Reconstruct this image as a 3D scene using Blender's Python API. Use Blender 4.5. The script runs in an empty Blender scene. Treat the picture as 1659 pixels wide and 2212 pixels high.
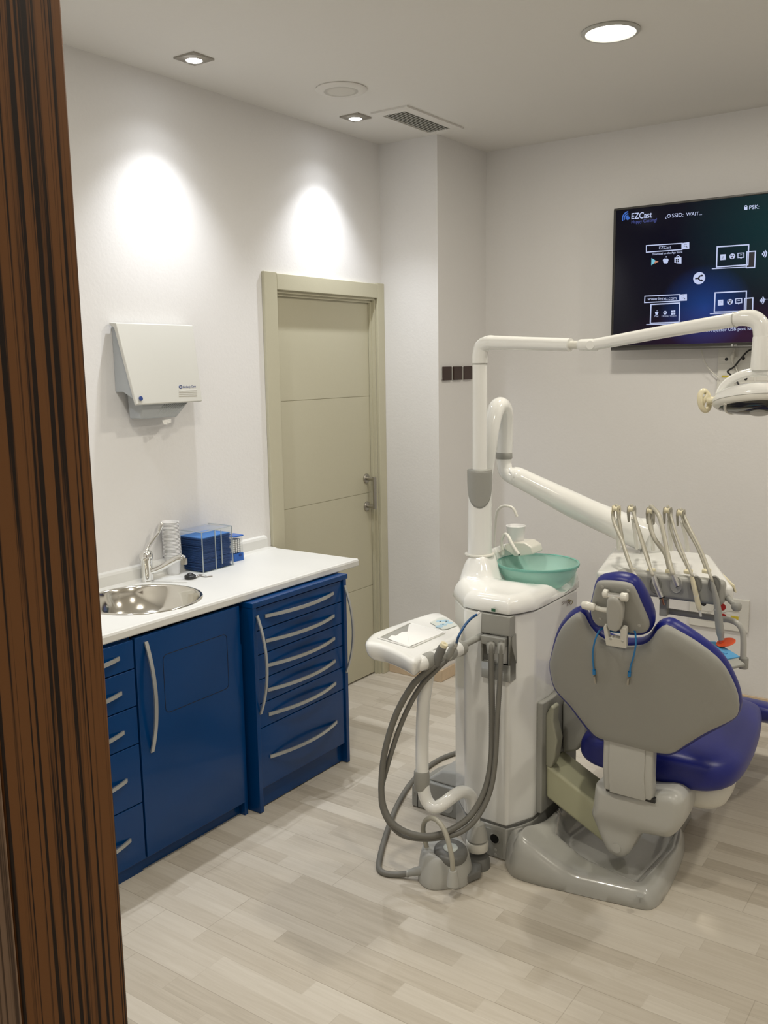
import bpy, bmesh, math, random
from mathutils import Vector, Matrix
random.seed(7)
V = Vector
scn = bpy.context.scene
COL = scn.collection
IW, IH, FP = 1659.0, 2212.0, 1981.574545
YAW, PITCH, ROLL = -0.61466526, -0.158900463, -0.0155851326
CAM = V((0, 0, 1.70))

# ---------------------------------------------------------------- camera
f = V((math.sin(YAW)*math.cos(PITCH), math.cos(YAW)*math.cos(PITCH), math.sin(PITCH)))
r0 = f.cross(V((0, 0, 1))).normalized(); u0 = r0.cross(f)
RR = r0*math.cos(ROLL)+u0*math.sin(ROLL); UU = -r0*math.sin(ROLL)+u0*math.cos(ROLL)
cd = bpy.data.cameras.new('camera'); cam = bpy.data.objects.new('camera', cd); COL.objects.link(cam)
cam.matrix_world = Matrix(((RR.x, UU.x, -f.x, CAM.x), (RR.y, UU.y, -f.y, CAM.y), (RR.z, UU.z, -f.z, CAM.z), (0, 0, 0, 1)))
cd.sensor_fit = 'HORIZONTAL'; cd.sensor_width = 36.0; cd.lens = FP/IW*36.0; cd.clip_start = 0.02
scn.camera = cam

def P(px, py, ax, val):
    """world point where the sight line of a photo pixel meets the plane axis=val"""
    d = RR*(px-IW/2)-UU*(py-IH/2)+f*FP
    t = (val-CAM[ax])/d[ax]
    return CAM+d*t
def PN(px, py, o, n):
    d = RR*(px-IW/2)-UU*(py-IH/2)+f*FP
    return CAM+d*((V(o)-CAM).dot(V(n))/d.dot(V(n)))
def X(px, py, v): return P(px, py, 0, v)
def Y(px, py, v): return P(px, py, 1, v)
def Z(px, py, v): return P(px, py, 2, v)

# ---------------------------------------------------------------- materials
MATS = {}
def mat(name, col, rough=.5, metal=0., spec=.5, trans=0., alpha=1., coat=0., emit=None, es=0., ior=1.5, bump=0., bscale=200., var=0., sheen=0.):
    m = bpy.data.materials.new(name); m.use_nodes = True
    nt = m.node_tree; b = nt.nodes['Principled BSDF']
    b.inputs['Base Color'].default_value = (*col, 1); b.inputs['Roughness'].default_value = rough
    b.inputs['Metallic'].default_value = metal; b.inputs['Specular IOR Level'].default_value = spec
    b.inputs['Transmission Weight'].default_value = trans; b.inputs['Alpha'].default_value = alpha
    b.inputs['Coat Weight'].default_value = coat; b.inputs['IOR'].default_value = ior
    if emit: b.inputs['Emission Color'].default_value = (*emit, 1); b.inputs['Emission Strength'].default_value = es
    tc = nt.nodes.new('ShaderNodeTexCoord')
    nz = nt.nodes.new('ShaderNodeTexNoise'); nz.inputs['Scale'].default_value = bscale; nz.inputs['Detail'].default_value = 3
    nt.links.new(tc.outputs['Object'], nz.inputs['Vector'])
    if bump > 0:
        bp = nt.nodes.new('ShaderNodeBump'); bp.inputs['Strength'].default_value = bump; bp.inputs['Distance'].default_value = .002
        nt.links.new(nz.outputs['Fac'], bp.inputs['Height']); nt.links.new(bp.outputs['Normal'], b.inputs['Normal'])
    if var > 0:
        mx = nt.nodes.new('ShaderNodeMix'); mx.data_type = 'RGBA'
        mx.inputs['A'].default_value = (*[c*(1-var) for c in col], 1); mx.inputs['B'].default_value = (*[min(1, c*(1+var)) for c in col], 1)
        nt.links.new(nz.outputs['Fac'], mx.inputs['Factor']); nt.links.new(mx.outputs['Result'], b.inputs['Base Color'])
    MATS[name] = m
    return m

M_wall = mat('wall_paint', (.755, .745, .735), .75, bump=.25, bscale=90, var=.015, spec=.3)
M_ceil = mat('ceiling_paint', (.73, .715, .685), .85, bump=.15, bscale=60, var=.01, spec=.2)
M_blue = mat('blue_lacquer', (.0008, .042, .165), .22, spec=.3, coat=.12, var=.04, bscale=8)
M_dark = mat('dark_gap', (.006, .009, .018), .8)
M_alu = mat('brushed_aluminium', (.50, .51, .50), .38, .75, bump=.05, bscale=300)
M_top = mat('worktop_laminate', (.69, .69, .665), .42, bump=.06, bscale=220, spec=.4, var=.01)
M_door = mat('beige_door_paint', (.50, .475, .355), .45, bump=.1, bscale=140, var=.02)
M_steel = mat('satin_steel', (.42, .40, .36), .32, 1., bump=.03)
M_chrome = mat('polished_chrome', (.82, .82, .80), .06, 1.)
M_inst = mat('instrument_steel', (.72, .72, .70), .28, .85)
M_sink = mat('polished_sink_steel', (.78, .76, .70), .11, 1., bump=.02, bscale=30)
M_white = mat('white_gloss_plastic', (.84, .845, .82), .12, coat=.5, var=.01, bscale=5)
M_disp = mat('dispenser_cover_plastic', (.58, .575, .53), .35, var=.01)
M_cream = mat('cream_plastic', (.76, .70, .50), .3, var=.03, bscale=20)
M_offw = mat('offwhite_plastic', (.72, .71, .65), .28, var=.02, bscale=10)
M_gray = mat('grey_plastic', (.32, .32, .295), .42, bump=.06, bscale=400, var=.02)
M_grayl = mat('light_grey_plastic', (.46, .46, .43), .34, coat=.2, bump=.04, bscale=300, var=.02)
M_grayg = mat('grey_gloss_base', (.39, .39, .365), .24, coat=.5, bump=.05, bscale=60, var=.02)
M_bgray = mat('bluish_grey_plastic', (.40, .42, .43), .45, var=.02)
M_grayd2 = mat('mid_grey_plastic', (.23, .23, .21), .4, bump=.05, bscale=300, var=.03)
M_golive = mat('grey_olive_plastic', (.36, .36, .28), .4, bump=.05, bscale=200, var=.02)
M_grayd = mat('dark_grey_plastic', (.16, .16, .15), .4, bump=.05, bscale=300, var=.03)
M_olive = mat('olive_cream_plastic', (.44, .44, .30), .4, bump=.05, bscale=200, var=.02)
M_shell = mat('grey_seat_shell', (.34, .34, .315), .45, bump=.35, bscale=900, var=.03)
M_vinyl = mat('royal_blue_vinyl', (.006, .012, .185), .38, bump=.12, bscale=350, var=.06)
M_hose = mat('grey_hose_rubber', (.17, .165, .145), .5, bump=.05, bscale=300, var=.05)
M_hosel = mat('beige_grey_silicone', (.42, .40, .33), .35, var=.05, bscale=40)
M_black = mat('black_plastic', (.012, .012, .012), .35, var=.1)
M_tvf = mat('tv_bezel', (.05, .048, .044), .35, var=.05)
M_board = mat('baseboard_wood', (.60, .47, .33), .5, var=.12, bscale=30)
M_brown = mat('dark_brown_lacquer', (.035, .014, .009), .4, var=.2, bscale=12)
M_wplate = mat('white_socket_plastic', (.72, .71, .66), .4, var=.01)
M_yel = mat('yellow_label', (.62, .50, .05), .5, var=.03)
M_red = mat('red_socket', (.30, .012, .01), .35, var=.03)
M_orange = mat('orange_shield', (.70, .10, .03), .2, alpha=.88, var=.02)
M_cyan = mat('blue_silicone_cord', (.01, .20, .52), .4, var=.04)
M_tube = mat('blue_soft_tube', (.005, .07, .22), .35, var=.05)
M_cloth = mat('blue_tray_paper', (.08, .30, .55), .6, bump=.3, bscale=80, var=.15)
M_paper = mat('white_paper', (.82, .82, .80), .8, bump=.1, bscale=40, var=.02)
M_bib = mat('blue_paper_bib', (.012, .055, .20), .8, bump=.3, bscale=60, var=.25)
M_bibt = mat('blue_paper_bib_light', (.06, .19, .50), .8, bump=.3, bscale=60, var=.1)
M_cup = mat('translucent_cup', (.92, .92, .92), .35, alpha=.82, var=.01)
M_acr = mat('clear_acrylic', (.9, .95, .95), .03, trans=1., ior=1.2, alpha=.35)
M_acre = mat('acrylic_edge', (.50, .56, .58), .2, alpha=.75, var=.05)
M_glass = mat('frosted_green_glass', (.50, .78, .70), .30, trans=.25, ior=1.15, alpha=.74, var=.04, bscale=14)
M_glassr = mat('green_glass_rim', (.26, .60, .52), .08, trans=.3, ior=1.3)
M_bluep = mat('blue_plastic', (.01, .10, .42), .3, var=.04)
M_txtblue = mat('print_blue', (.01, .04, .20), .5)
M_txtgold = mat('print_gold', (.25, .22, .05), .4, var=.2, bscale=100)
M_txtbrown = mat('print_brown', (.12, .06, .035), .5)
M_green = mat('green_led_plate', (.01, .10, .045), .3)
M_reflect = mat('lamp_dark_glass', (.06, .06, .055), .06, .5, var=.03)
M_lit = mat('lamp_diffuser_lit', (1, 1, 1), .5, emit=(1., .95, .84), es=9.)
M_spotlit = mat('spot_bulb_lit', (1, 1, 1), .5, emit=(.92, .95, 1.), es=30.)
M_white_e = mat('screen_white', (0, 0, 0), .5, emit=(.62, .70, 1.), es=.85)
M_blue_e = mat('screen_blue', (0, 0, 0), .5, emit=(.06, .22, .85), es=.6)
M_dblue_e = mat('screen_dim_blue', (0, 0, 0), .5, emit=(.10, .14, .55), es=.6)
M_dark_e = mat('screen_dark', (.002, .002, .006), .3, emit=(.01, .01, .03), es=.3)
M_cyan_e = mat('screen_cyan', (0, 0, 0), .5, emit=(.25, .75, .95), es=.7)
M_org_e = mat('screen_salmon', (0, 0, 0), .5, emit=(.85, .35, .22), es=.6)
M_pad = mat('keypad_film', (.60, .64, .60), .3, var=.03)
M_padb = mat('keypad_blue', (.36, .54, .66), .3, var=.1)

def node_floor():
    m = bpy.data.materials.new('oak_strip_laminate'); m.use_nodes = True; nt = m.node_tree; N = nt.nodes; L = nt.links
    b = N['Principled BSDF']
    def nn(t, **k):
        n = N.new(t)
        for a, v in k.items(): setattr(n, a, v)
        return n
    def mth(op, a, c=None):
        n = nn('ShaderNodeMath', operation=op)
        for i, v in enumerate((a, c)):
            if v is None: continue
            if isinstance(v, (int, float)): n.inputs[i].default_value = v
            else: L.new(v, n.inputs[i])
        return n.outputs[0]
    tc = nn('ShaderNodeTexCoord'); sp = nn('ShaderNodeSeparateXYZ'); L.new(tc.outputs['Object'], sp.inputs[0])
    x, y = sp.outputs['X'], sp.outputs['Y']
    ry = mth('DIVIDE', y, .066); row = mth('FLOOR', ry)
    w1 = nn('ShaderNodeTexWhiteNoise', noise_dimensions='1D'); L.new(row, w1.inputs['W'])
    off = mth('MULTIPLY', w1.outputs['Value'], 5.3)
    cx = mth('ADD', mth('DIVIDE', x, .43), off); col = mth('FLOOR', cx)
    cv = nn('ShaderNodeCombineXYZ'); L.new(row, cv.inputs[0]); L.new(col, cv.inputs[1])
    w2 = nn('ShaderNodeTexWhiteNoise', noise_dimensions='2D'); L.new(cv.outputs[0], w2.inputs['Vector'])
    # grain
    g = nn('ShaderNodeCombineXYZ'); L.new(mth('ADD', mth('MULTIPLY', x, 2.2), mth('MULTIPLY', w2.outputs['Value'], 40)), g.inputs[0]); L.new(mth('MULTIPLY', y, 38), g.inputs[1])
    nz = nn('ShaderNodeTexNoise'); nz.inputs['Scale'].default_value = 1.6; nz.inputs['Detail'].default_value = 6; nz.inputs['Roughness'].default_value = .65; nz.inputs['Distortion'].default_value = .6
    L.new(g.outputs[0], nz.inputs['Vector'])
    nb = nn('ShaderNodeTexNoise'); nb.inputs['Scale'].default_value = 2.2; L.new(tc.outputs['Object'], nb.inputs['Vector'])
    v = mth('ADD', mth('ADD', mth('MULTIPLY', w2.outputs['Value'], .48), mth('MULTIPLY', nz.outputs['Fac'], .72)), mth('MULTIPLY', nb.outputs['Fac'], .14))
    cr = nn('ShaderNodeValToRGB'); e = cr.color_ramp.elements
    e[0].position = .22; e[0].color = (.39, .345, .275, 1); e[1].position = .98; e[1].color = (.625, .58, .50, 1)
    k = cr.color_ramp.elements.new(.55); k.color = (.515, .465, .385, 1)
    L.new(v, cr.inputs[0])
    # seams
    fy = mth('FRACT', ry); fx = mth('FRACT', cx)
    s1 = mth('LESS_THAN', fy, .03); s2 = mth('LESS_THAN', fx, .0055)
    p3 = mth('FRACT', mth('DIVIDE', y, .198)); s3 = mth('LESS_THAN', p3, .012)
    prow = mth('FLOOR', mth('DIVIDE', y, .198)); w3 = nn('ShaderNodeTexWhiteNoise', noise_dimensions='1D'); L.new(prow, w3.inputs['W'])
    s4 = mth('LESS_THAN', mth('FRACT', mth('ADD', mth('DIVIDE', x, 1.29), w3.outputs['Value'])), .002)
    sm = mth('ADD', mth('MULTIPLY', mth('MAXIMUM', s1, s2), .10), mth('MULTIPLY', mth('MAXIMUM', s3, s4), .28))
    mx = nn('ShaderNodeMix', data_type='RGBA'); mx.inputs['B'].default_value = (.16, .12, .08, 1)
    L.new(sm, mx.inputs['Factor']); L.new(cr.outputs[0], mx.inputs['A']); L.new(mx.outputs['Result'], b.inputs['Base Color'])
    b.inputs['Roughness'].default_value = .42; b.inputs['Specular IOR Level'].default_value = .38
    bp = nn('ShaderNodeBump'); bp.inputs['Strength'].default_value = .06; bp.inputs['Distance'].default_value = .002
    L.new(nz.outputs['Fac'], bp.inputs['Height']); L.new(bp.outputs[0], b.inputs['Normal'])
    return m
M_floor = node_floor()

def node_zebra(name, c0, c1, c2):
    m = bpy.data.materials.new(name); m.use_nodes = True; nt = m.node_tree; N = nt.nodes; L = nt.links
    b = N['Principled BSDF']; tc = N.new('ShaderNodeTexCoord')
    mp = N.new('ShaderNodeMapping'); mp.inputs['Scale'].default_value = (230, 230, 1.3); L.new(tc.outputs['Object'], mp.inputs[0])
    nz = N.new('ShaderNodeTexNoise'); nz.inputs['Scale'].default_value = 1.25; nz.inputs['Detail'].default_value = 4; nz.inputs['Roughness'].default_value = .55; nz.inputs['Distortion'].default_value = .25
    L.new(mp.outputs[0], nz.inputs['Vector'])
    mp2 = N.new('ShaderNodeMapping'); mp2.inputs['Scale'].default_value = (420, 420, 5); L.new(tc.outputs['Object'], mp2.inputs[0])
    n2 = N.new('ShaderNodeTexNoise'); n2.inputs['Scale'].default_value = 1.; n2.inputs['Detail'].default_value = 3; L.new(mp2.outputs[0], n2.inputs['Vector'])
    ad = N.new('ShaderNodeMath'); ad.operation = 'MULTIPLY_ADD'; L.new(n2.outputs['Fac'], ad.inputs[0]); ad.inputs[1].default_value = .22; L.new(nz.outputs['Fac'], ad.inputs[2])
    cr = N.new('ShaderNodeValToRGB'); e = cr.color_ramp.elements
    e[0].position = .36; e[0].color = (*c0, 1); e[1].position = .80; e[1].color = (*c1, 1)
    k = e.new(.555); k.color = (*c0, 1); k = e.new(.578); k.color = (*c2, 1); k = e.new(.64); k.color = (*c1, 1)
    L.new(ad.outputs[0], cr.inputs[0]); L.new(cr.outputs[0], b.inputs['Base Color']); b.inputs['Roughness'].default_value = .45; b.inputs['Specular IOR Level'].default_value = .25
    return m
M_zebra = node_zebra('zebrano_veneer', (.012, .005, .002), (.185, .076, .022), (.090, .036, .010))
M_zebra_lit = node_zebra('zebrano_veneer_lit', (.07, .04, .025), (.22, .14, .09), (.16, .10, .06))  # same zebrano, paler: hall light on the casing put into the colour

def node_screen():
    m = bpy.data.materials.new('screen_panel'); m.use_nodes = True; nt = m.node_tree; N = nt.nodes; L = nt.links
    b = N['Principled BSDF']; b.inputs['Base Color'].default_value = (.002, .002, .004, 1); b.inputs['Roughness'].default_value = .10; b.inputs['Specular IOR Level'].default_value = .22
    tc = N.new('ShaderNodeTexCoord')
    def blob(loc, sc, c):
        mp = N.new('ShaderNodeMapping'); mp.inputs['Location'].default_value = loc; mp.inputs['Scale'].default_value = sc
        L.new(tc.outputs['Object'], mp.inputs[0])
        g = N.new('ShaderNodeTexGradient'); g.gradient_type = 'SPHERICAL'; L.new(mp.outputs[0], g.inputs[0])
        mx = N.new('ShaderNodeMix'); mx.data_type = 'RGBA'; mx.inputs['A'].default_value = (0, 0, 0, 1); mx.inputs['B'].default_value = (*c, 1)
        L.new(g.outputs['Fac'], mx.inputs['Factor']); return mx.outputs['Result']
    def addc(a, c):
        n = N.new('ShaderNodeMix'); n.data_type = 'RGBA'; n.blend_type = 'ADD'; n.inputs['Factor'].default_value = 1
        L.new(a, n.inputs['A']); L.new(c, n.inputs['B']); return n.outputs['Result']
    s = 4.6
    B1 = blob((-.44*s, 0, -.16*5), (s, 1, 5), (.006, .05, .24)); B2 = blob((-.85*1.8, 0, -.52*2.6), (1.8, 1, 2.6), (.002, .040, .034))
    B3 = blob((-.62*1.6, 0, -.03*6), (1.6, 1, 6), (.03, .004, .022)); B4 = blob((-.5*.9, 0, -.35*.9), (.9, 1, .9), (.002, .002, .012))
    L.new(addc(addc(B1, B2), addc(B3, B4)), b.inputs['Emission Color']); b.inputs['Emission Strength'].default_value = .8
    return m
M_screen = node_screen()

# ---------------------------------------------------------------- object helpers
def world_origin(o):
    v = V((0, 0, 0))
    while o is not None:
        v += o.location; o = o.parent
    return v
def link(name, verts, faces, m, parent=None, smooth=False, loc=None, sharp=35):
    """ONE mesh object; verts in world space, stored relative to the thing's origin"""
    verts = [V(v) for v in verts]
    me = bpy.data.meshes.new(name)
    if parent is not None: org = world_origin(parent); oloc = V((0, 0, 0))
    elif loc is not None: org = V(loc); oloc = V(loc)
    else: org = V((0, 0, 0)); oloc = V((0, 0, 0))
    me.from_pydata([v-org for v in verts], [], faces)
    bm = bmesh.new(); bm.from_mesh(me)
    bmesh.ops.remove_doubles(bm, verts=bm.verts, dist=1e-6)
    bmesh.ops.recalc_face_normals(bm, faces=bm.faces)
    if smooth:
        for fc in bm.faces: fc.smooth = True
        for e in bm.edges:
            if len(e.link_faces) == 2 and e.calc_face_angle(0) > math.radians(sharp): e.smooth = False
    bm.to_mesh(me); bm.free()
    me.materials.append(m)
    o = bpy.data.objects.new(name, me); COL.objects.link(o)
    if parent is not None: o.parent = parent
    o.location = oloc
    return o
def bevel(o, w, seg=3, ang=30):
    b = o.modifiers.new('bevel', 'BEVEL'); b.width = w; b.segments = seg; b.limit_method = 'ANGLE'; b.angle_limit = math.radians(ang)
    for p in o.data.polygons: p.use_smooth = True
    b.harden_normals = False
    w = o.modifiers.new('weighted', 'WEIGHTED_NORMAL'); w.keep_sharp = True
    return o
def tag(o, label, cat, group=None, kind=None):
    if label: o['label'] = label
    if cat: o['category'] = cat
    if group: o['group'] = group
    if kind: o['kind'] = kind
    return o
def thing(name, label, cat, loc, group=None):
    o = bpy.data.objects.new(name, None); COL.objects.link(o); o.location = V(loc); o.empty_display_size = .05
    return tag(o, label, cat, group)
def struct(o): o['kind'] = 'structure'; return o

class MB:
    def __init__(s): s.v = []; s.f = []
    def add(s, v, fc):
        n = len(s.v); s.v += [V(p) for p in v]; s.f += [tuple(i+n for i in q) for q in fc]; return s
    def box(s, x0, x1, y0, y1, z0, z1):
        v = [(x, y, z) for x in (x0, x1) for y in (y0, y1) for z in (z0, z1)]
        return s.add(v, [(0, 1, 3, 2), (4, 6, 7, 5), (0, 4, 5, 1), (2, 3, 7, 6), (0, 2, 6, 4), (1, 5, 7, 3)])
    def prism(s, pts, d):
        n = len(pts); pts = [V(p) for p in pts]; d = V(d)
        return s.add(pts+[p+d for p in pts], [tuple(range(n)), tuple(range(2*n-1, n-1, -1))]+[(i, (i+1) % n, (i+1) % n+n, i+n) for i in range(n)])
    def tube(s, pts, rad, seg=14, n=None, caps=True, flat=None, corr=0., smooth=True):
        pts = [V(p) for p in pts]
        if isinstance(rad, (int, float)): rad = [rad]*len(pts)
        if len(pts) > 2 and smooth: pts, rad = catmull(pts, rad, n or 10)
        elif n:
            q = [pts[0].lerp(pts[-1], i/n) for i in range(n+1)]; rr = [rad[0]+(rad[-1]-rad[0])*i/n for i in range(n+1)]; pts, rad = q, rr
        T = []
        for i in range(len(pts)):
            a = pts[max(0, i-1)]; b = pts[min(len(pts)-1, i+1)]; T.append((b-a).normalized())
        up = V(flat[0]) if flat else (V((0, 0, 1)) if abs(T[0].z) < .9 else V((1, 0, 0)))
        vs = []; N = None
        for i, p in enumerate(pts):
            if flat: N = (up-T[i]*up.dot(T[i])).normalized()
            elif N is None: N = (up-T[i]*up.dot(T[i])).normalized()
            else: N = (N-T[i]*N.dot(T[i])).normalized()
            B = T[i].cross(N)
            if flat:
                w, t = flat[1]/2, flat[2]/2
                for a, c in ((w, t), (-w, t), (-w, -t), (w, -t)): vs.append(p+N*a+B*c)
            else:
                rr = rad[i]*(1+(corr if i % 2 else -corr))
                for k in range(seg):
                    a = 2*math.pi*k/seg; vs.append(p+N*(rr*math.cos(a))+B*(rr*math.sin(a)))
        sg = 4 if flat else seg; fs = []
        for i in range(len(pts)-1):
            for k in range(sg):
                a = i*sg+k; b = i*sg+(k+1) % sg; fs.append((a, b, b+sg, a+sg))
        if caps: fs.append(tuple(range(sg-1, -1, -1))); fs.append(tuple(range((len(pts)-1)*sg, len(pts)*sg)))
        return s.add(vs, fs)
    def lathe(s, prof, o, ax=(0, 0, 1), seg=40, sx=1., sy=1., xdir=None):
        o = V(o); ax = V(ax).normalized()
        N = V(xdir) if xdir else (V((1, 0, 0)) if abs(ax.x) < .9 else V((0, 1, 0)))
        N = (N-ax*N.dot(ax)).normalized(); B = ax.cross(N); vs = []; fs = []
        for (r, h) in prof:
            for k in range(seg):
                a = 2*math.pi*k/seg; vs.append(o+ax*h+N*(r*sx*math.cos(a))+B*(r*sy*math.sin(a)))
        for i in range(len(prof)-1):
            for k in range(seg):
                a = i*seg+k; b = i*seg+(k+1) % seg; fs.append((a, b, b+seg, a+seg))
        if len(prof) > 3 and prof[0][0] > 1e-5 and prof[-1][0] > 1e-5:      # ring shaped section: close it on itself
            q = (len(prof)-1)*seg
            for k in range(seg): fs.append((q+k, q+(k+1) % seg, (k+1) % seg, k))
            return s.add(vs, fs)
        if prof[0][0] > 1e-5: fs.append(tuple(range(seg-1, -1, -1)))
        if prof[-1][0] > 1e-5: fs.append(tuple(range((len(prof)-1)*seg, len(prof)*seg)))
        return s.add(vs, fs)
    def build(s, name, m, parent=None, smooth=False, loc=None, sharp=35):
        return link(name, s.v, s.f, m, parent, smooth, loc, sharp)

def catmull(pts, rad, n):
    P0 = [pts[0]*2-pts[1]]+pts+[pts[-1]*2-pts[-2]]; R0 = [rad[0]]+list(rad)+[rad[-1]]; o = []; ro = []
    for i in range(1, len(P0)-2):
        for k in range(n):
            t = k/n; a, b, c, d = P0[i-1:i+3]
            o.append(.5*((2*b)+(c-a)*t+(2*a-5*b+4*c-d)*t*t+(-a+3*b-3*c+d)*t**3)); ro.append(R0[i]+(R0[i+1]-R0[i])*(3*t*t-2*t**3))
    o.append(pts[-1]); ro.append(rad[-1]); return o, ro
def box(name, x0, x1, y0, y1, z0, z1, m, parent=None, bev=0., loc=None, seg=2):
    o = MB().box(x0, x1, y0, y1, z0, z1).build(name, m, parent, loc=loc)
    if bev: bevel(o, bev, seg)
    return o
def tube(name, pts, rad, m, parent=None, **k):
    return MB().tube(pts, rad, **k).build(name, m, parent, smooth=True, sharp=50)
def lathe(name, prof, o, m, parent=None, ax=(0, 0, 1), loc=None, sharp=40, **k):
    return MB().lathe(prof, o, ax, **k).build(name, m, parent, smooth=True, loc=loc, sharp=sharp)
def prism(name, pts, d, m, parent=None, bev=0., seg=3, loc=None):
    o = MB().prism(pts, d).build(name, m, parent, loc=loc)
    if bev: bevel(o, bev, seg)
    return o

def puff(name, poly, o, u, v, Tf, Tb, rf, rb, m, parent=None, nu=46, nv=34, curv=None, hf=None, dens=6, pw=2., loc=None, hb=None):
    """solid with a free outline (poly in the u,v frame at o): two rounded faces, thickness Tf along n=u x v and Tb behind"""
    u = V(u).normalized(); v = V(v).normalized(); n = u.cross(v); o = V(o)
    p3 = [V((a, b, 0)) for a, b in poly]; m_ = len(p3); den = []
    for i in range(m_):
        a, b, c, d = p3[i-1], p3[i], p3[(i+1) % m_], p3[(i+2) % m_]
        for k in range(dens):
            t = k/dens; den.append(.5*((2*b)+(c-a)*t+(2*a-5*b+4*c-d)*t*t+(-a+3*b-3*c+d)*t**3) if dens > 1 else b.lerp(c, t))
    us = [q.x for q in den]; u0_, u1_ = min(us), max(us); K = len(den)
    def span(x):
        ys = []
        for i in range(K):
            a, b = den[i], den[(i+1) % K]
            if (a.x-x)*(b.x-x) <= 0 and abs(a.x-b.x) > 1e-9: ys.append(a.y+(b.y-a.y)*(x-a.x)/(b.x-a.x))
        return (min(ys), max(ys)) if ys else None
    def dist(x, y):
        best = 1e9
        for i in range(K):
            a, b = den[i], den[(i+1) % K]; dx, dy = b.x-a.x, b.y-a.y; L2 = dx*dx+dy*dy
            t = 0 if L2 < 1e-14 else max(0, min(1, ((x-a.x)*dx+(y-a.y)*dy)/L2))
            dd = (a.x+dx*t-x)**2+(a.y+dy*t-y)**2
            if dd < best: best = dd
        return math.sqrt(best)
    def prof(d, r):
        if r <= 0: return 1.
        q = min(1, d/r); return (1-(1-q)**pw)**(1/pw)
    F = []; B = []
    for i in range(nu+1):
        s = i/nu; s = .5-.5*math.cos(math.pi*s); s = .65*s+.35*i/nu if 0 < i < nu else s
        x = u0_+(u1_-u0_)*s; x = min(max(x, u0_+1e-5), u1_-1e-5); sp = span(x) or (0, 0)
        cf = []; cb = []
        for j in range(nv+1):
            t = j/nv; t2 = .5-.5*math.cos(math.pi*t); t = .7*t2+.3*t
            y = sp[0]+(sp[1]-sp[0])*t; edge = j in (0, nv) or i in (0, nu)
            d = 0. if edge else dist(x, y); c = curv(x, y) if curv else 0.
            tf = Tf*(hf(x, y) if hf else 1.); tb = Tb*(hb(x, y) if hb else 1.)
            base = o+u*x+v*y+n*c
            cf.append(base+n*(tf*prof(d, rf))); cb.append(base-n*(tb*prof(d, rb)))
        F.append(cf); B.append(cb)
    vs = [q for c in F for q in c]+[q for c in B for q in c]; W = nv+1; O = (nu+1)*W; fs = []
    for i in range(nu):
        for j in range(nv):
            a = i*W+j; fs.append((a, a+W, a+W+1, a+1)); fs.append((O+a, O+a+1, O+a+W+1, O+a+W))
    # close the rim where the two faces do not meet (edge prof==0 means they do)
    return link(name, vs, fs, m, parent, True, loc, sharp=70)
def loc2(pts3, o, u, v):
    u = V(u).normalized(); v = V(v).normalized(); o = V(o)
    return [((p-o).dot(u), (p-o).dot(v)) for p in pts3]
def cut(o, verts, faces):
    """subtract a closed solid (world space) from an object's mesh, applied at once"""
    c = link('cutter', verts, faces, M_dark)
    md = o.modifiers.new('b', 'BOOLEAN'); md.operation = 'DIFFERENCE'; md.solver = 'EXACT'; md.object = c
    bpy.context.view_layer.update()
    me = bpy.data.meshes.new_from_object(o.evaluated_get(bpy.context.evaluated_depsgraph_get()))
    o.modifiers.remove(md); o.data = me; bpy.data.objects.remove(c)
    return o
def text(name, s, p0, p1, m, parent, u=(1, 0, 0), v=(0, 0, 1), bold=0., depth=.0006, height=None, shear=0., xscale=None):
    """flat lettering whose baseline runs from p0 to p1"""
    cu = bpy.data.curves.new(name, 'FONT'); cu.body = s; cu.size = 1; cu.offset = bold; cu.extrude = 0; cu.shear = shear
    t = bpy.data.objects.new('t', cu); COL.objects.link(t); bpy.context.view_layer.update()
    me = bpy.data.meshes.new_from_object(t.evaluated_get(bpy.context.evaluated_depsgraph_get())); bpy.data.objects.remove(t)
    xs = [q.co.x for q in me.vertices]; x0, x1 = min(xs), max(xs)
    p0, p1 = V(p0), V(p1); u = (p1-p0).normalized(); v = V(v); v = (v-u*v.dot(u)).normalized(); n = u.cross(v)
    k = (p1-p0).length/(x1-x0); kv = k if height is None else height/.70
    vs = [p0+u*((q.co.x-x0)*k)+v*(q.co.y*kv)+n*depth for q in me.vertices]
    fs = [tuple(q.vertices) for q in me.polygons]
    return link(name, vs, fs, m, parent)

# ================================================================= THE ROOM
XL, YB, ZC = -2.86, 4.56, 2.82
XR = 1.75
struct(MB().box(-3.1, 2.4, -2.6, 4.8, -.06, 0).build('floor', M_floor))
struct(MB().box(-3.1, 2.4, -2.6, 4.8, ZC, ZC+.08).build('ceiling', M_ceil))
DY0, DY1, DZ = 3.215, 4.000, 2.045
wl = MB(); wl.box(XL-.12, XL, .2, DY0, 0, ZC); wl.box(XL-.12, XL, DY0, DY1, DZ, ZC); wl.box(XL-.12, XL, DY1, 4.68, 0, ZC)
struct(wl.build('wall_left', M_wall))
struct(MB().box(XL, 2.3, YB, YB+.12, 0, ZC).build('wall_back', M_wall))
struct(MB().box(XL, -2.51, 4.06, YB, 0, ZC).build('wall_pillar', M_wall))
struct(MB().box(XR, XR+.12, .2, YB, 0, ZC).build('wall_right', M_wall))
wf = MB(); wf.box(XL, -.44, .20, .30, 0, ZC); wf.box(-.44, .52, .20, .30, 2.12, ZC); wf.box(.52, XR, .20, .30, 0, ZC)
struct(wf.build('wall_front', M_wall))
wh = MB(); wh.box(-3.1, 2.4, -2.7, -2.6, 0, ZC); wh.box(-3.2, -3.1, -2.6, .3, 0, ZC); wh.box(2.4, 2.5, -2.6, .3, 0, ZC)
struct(wh.build('wall_hall', M_wall))
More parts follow.
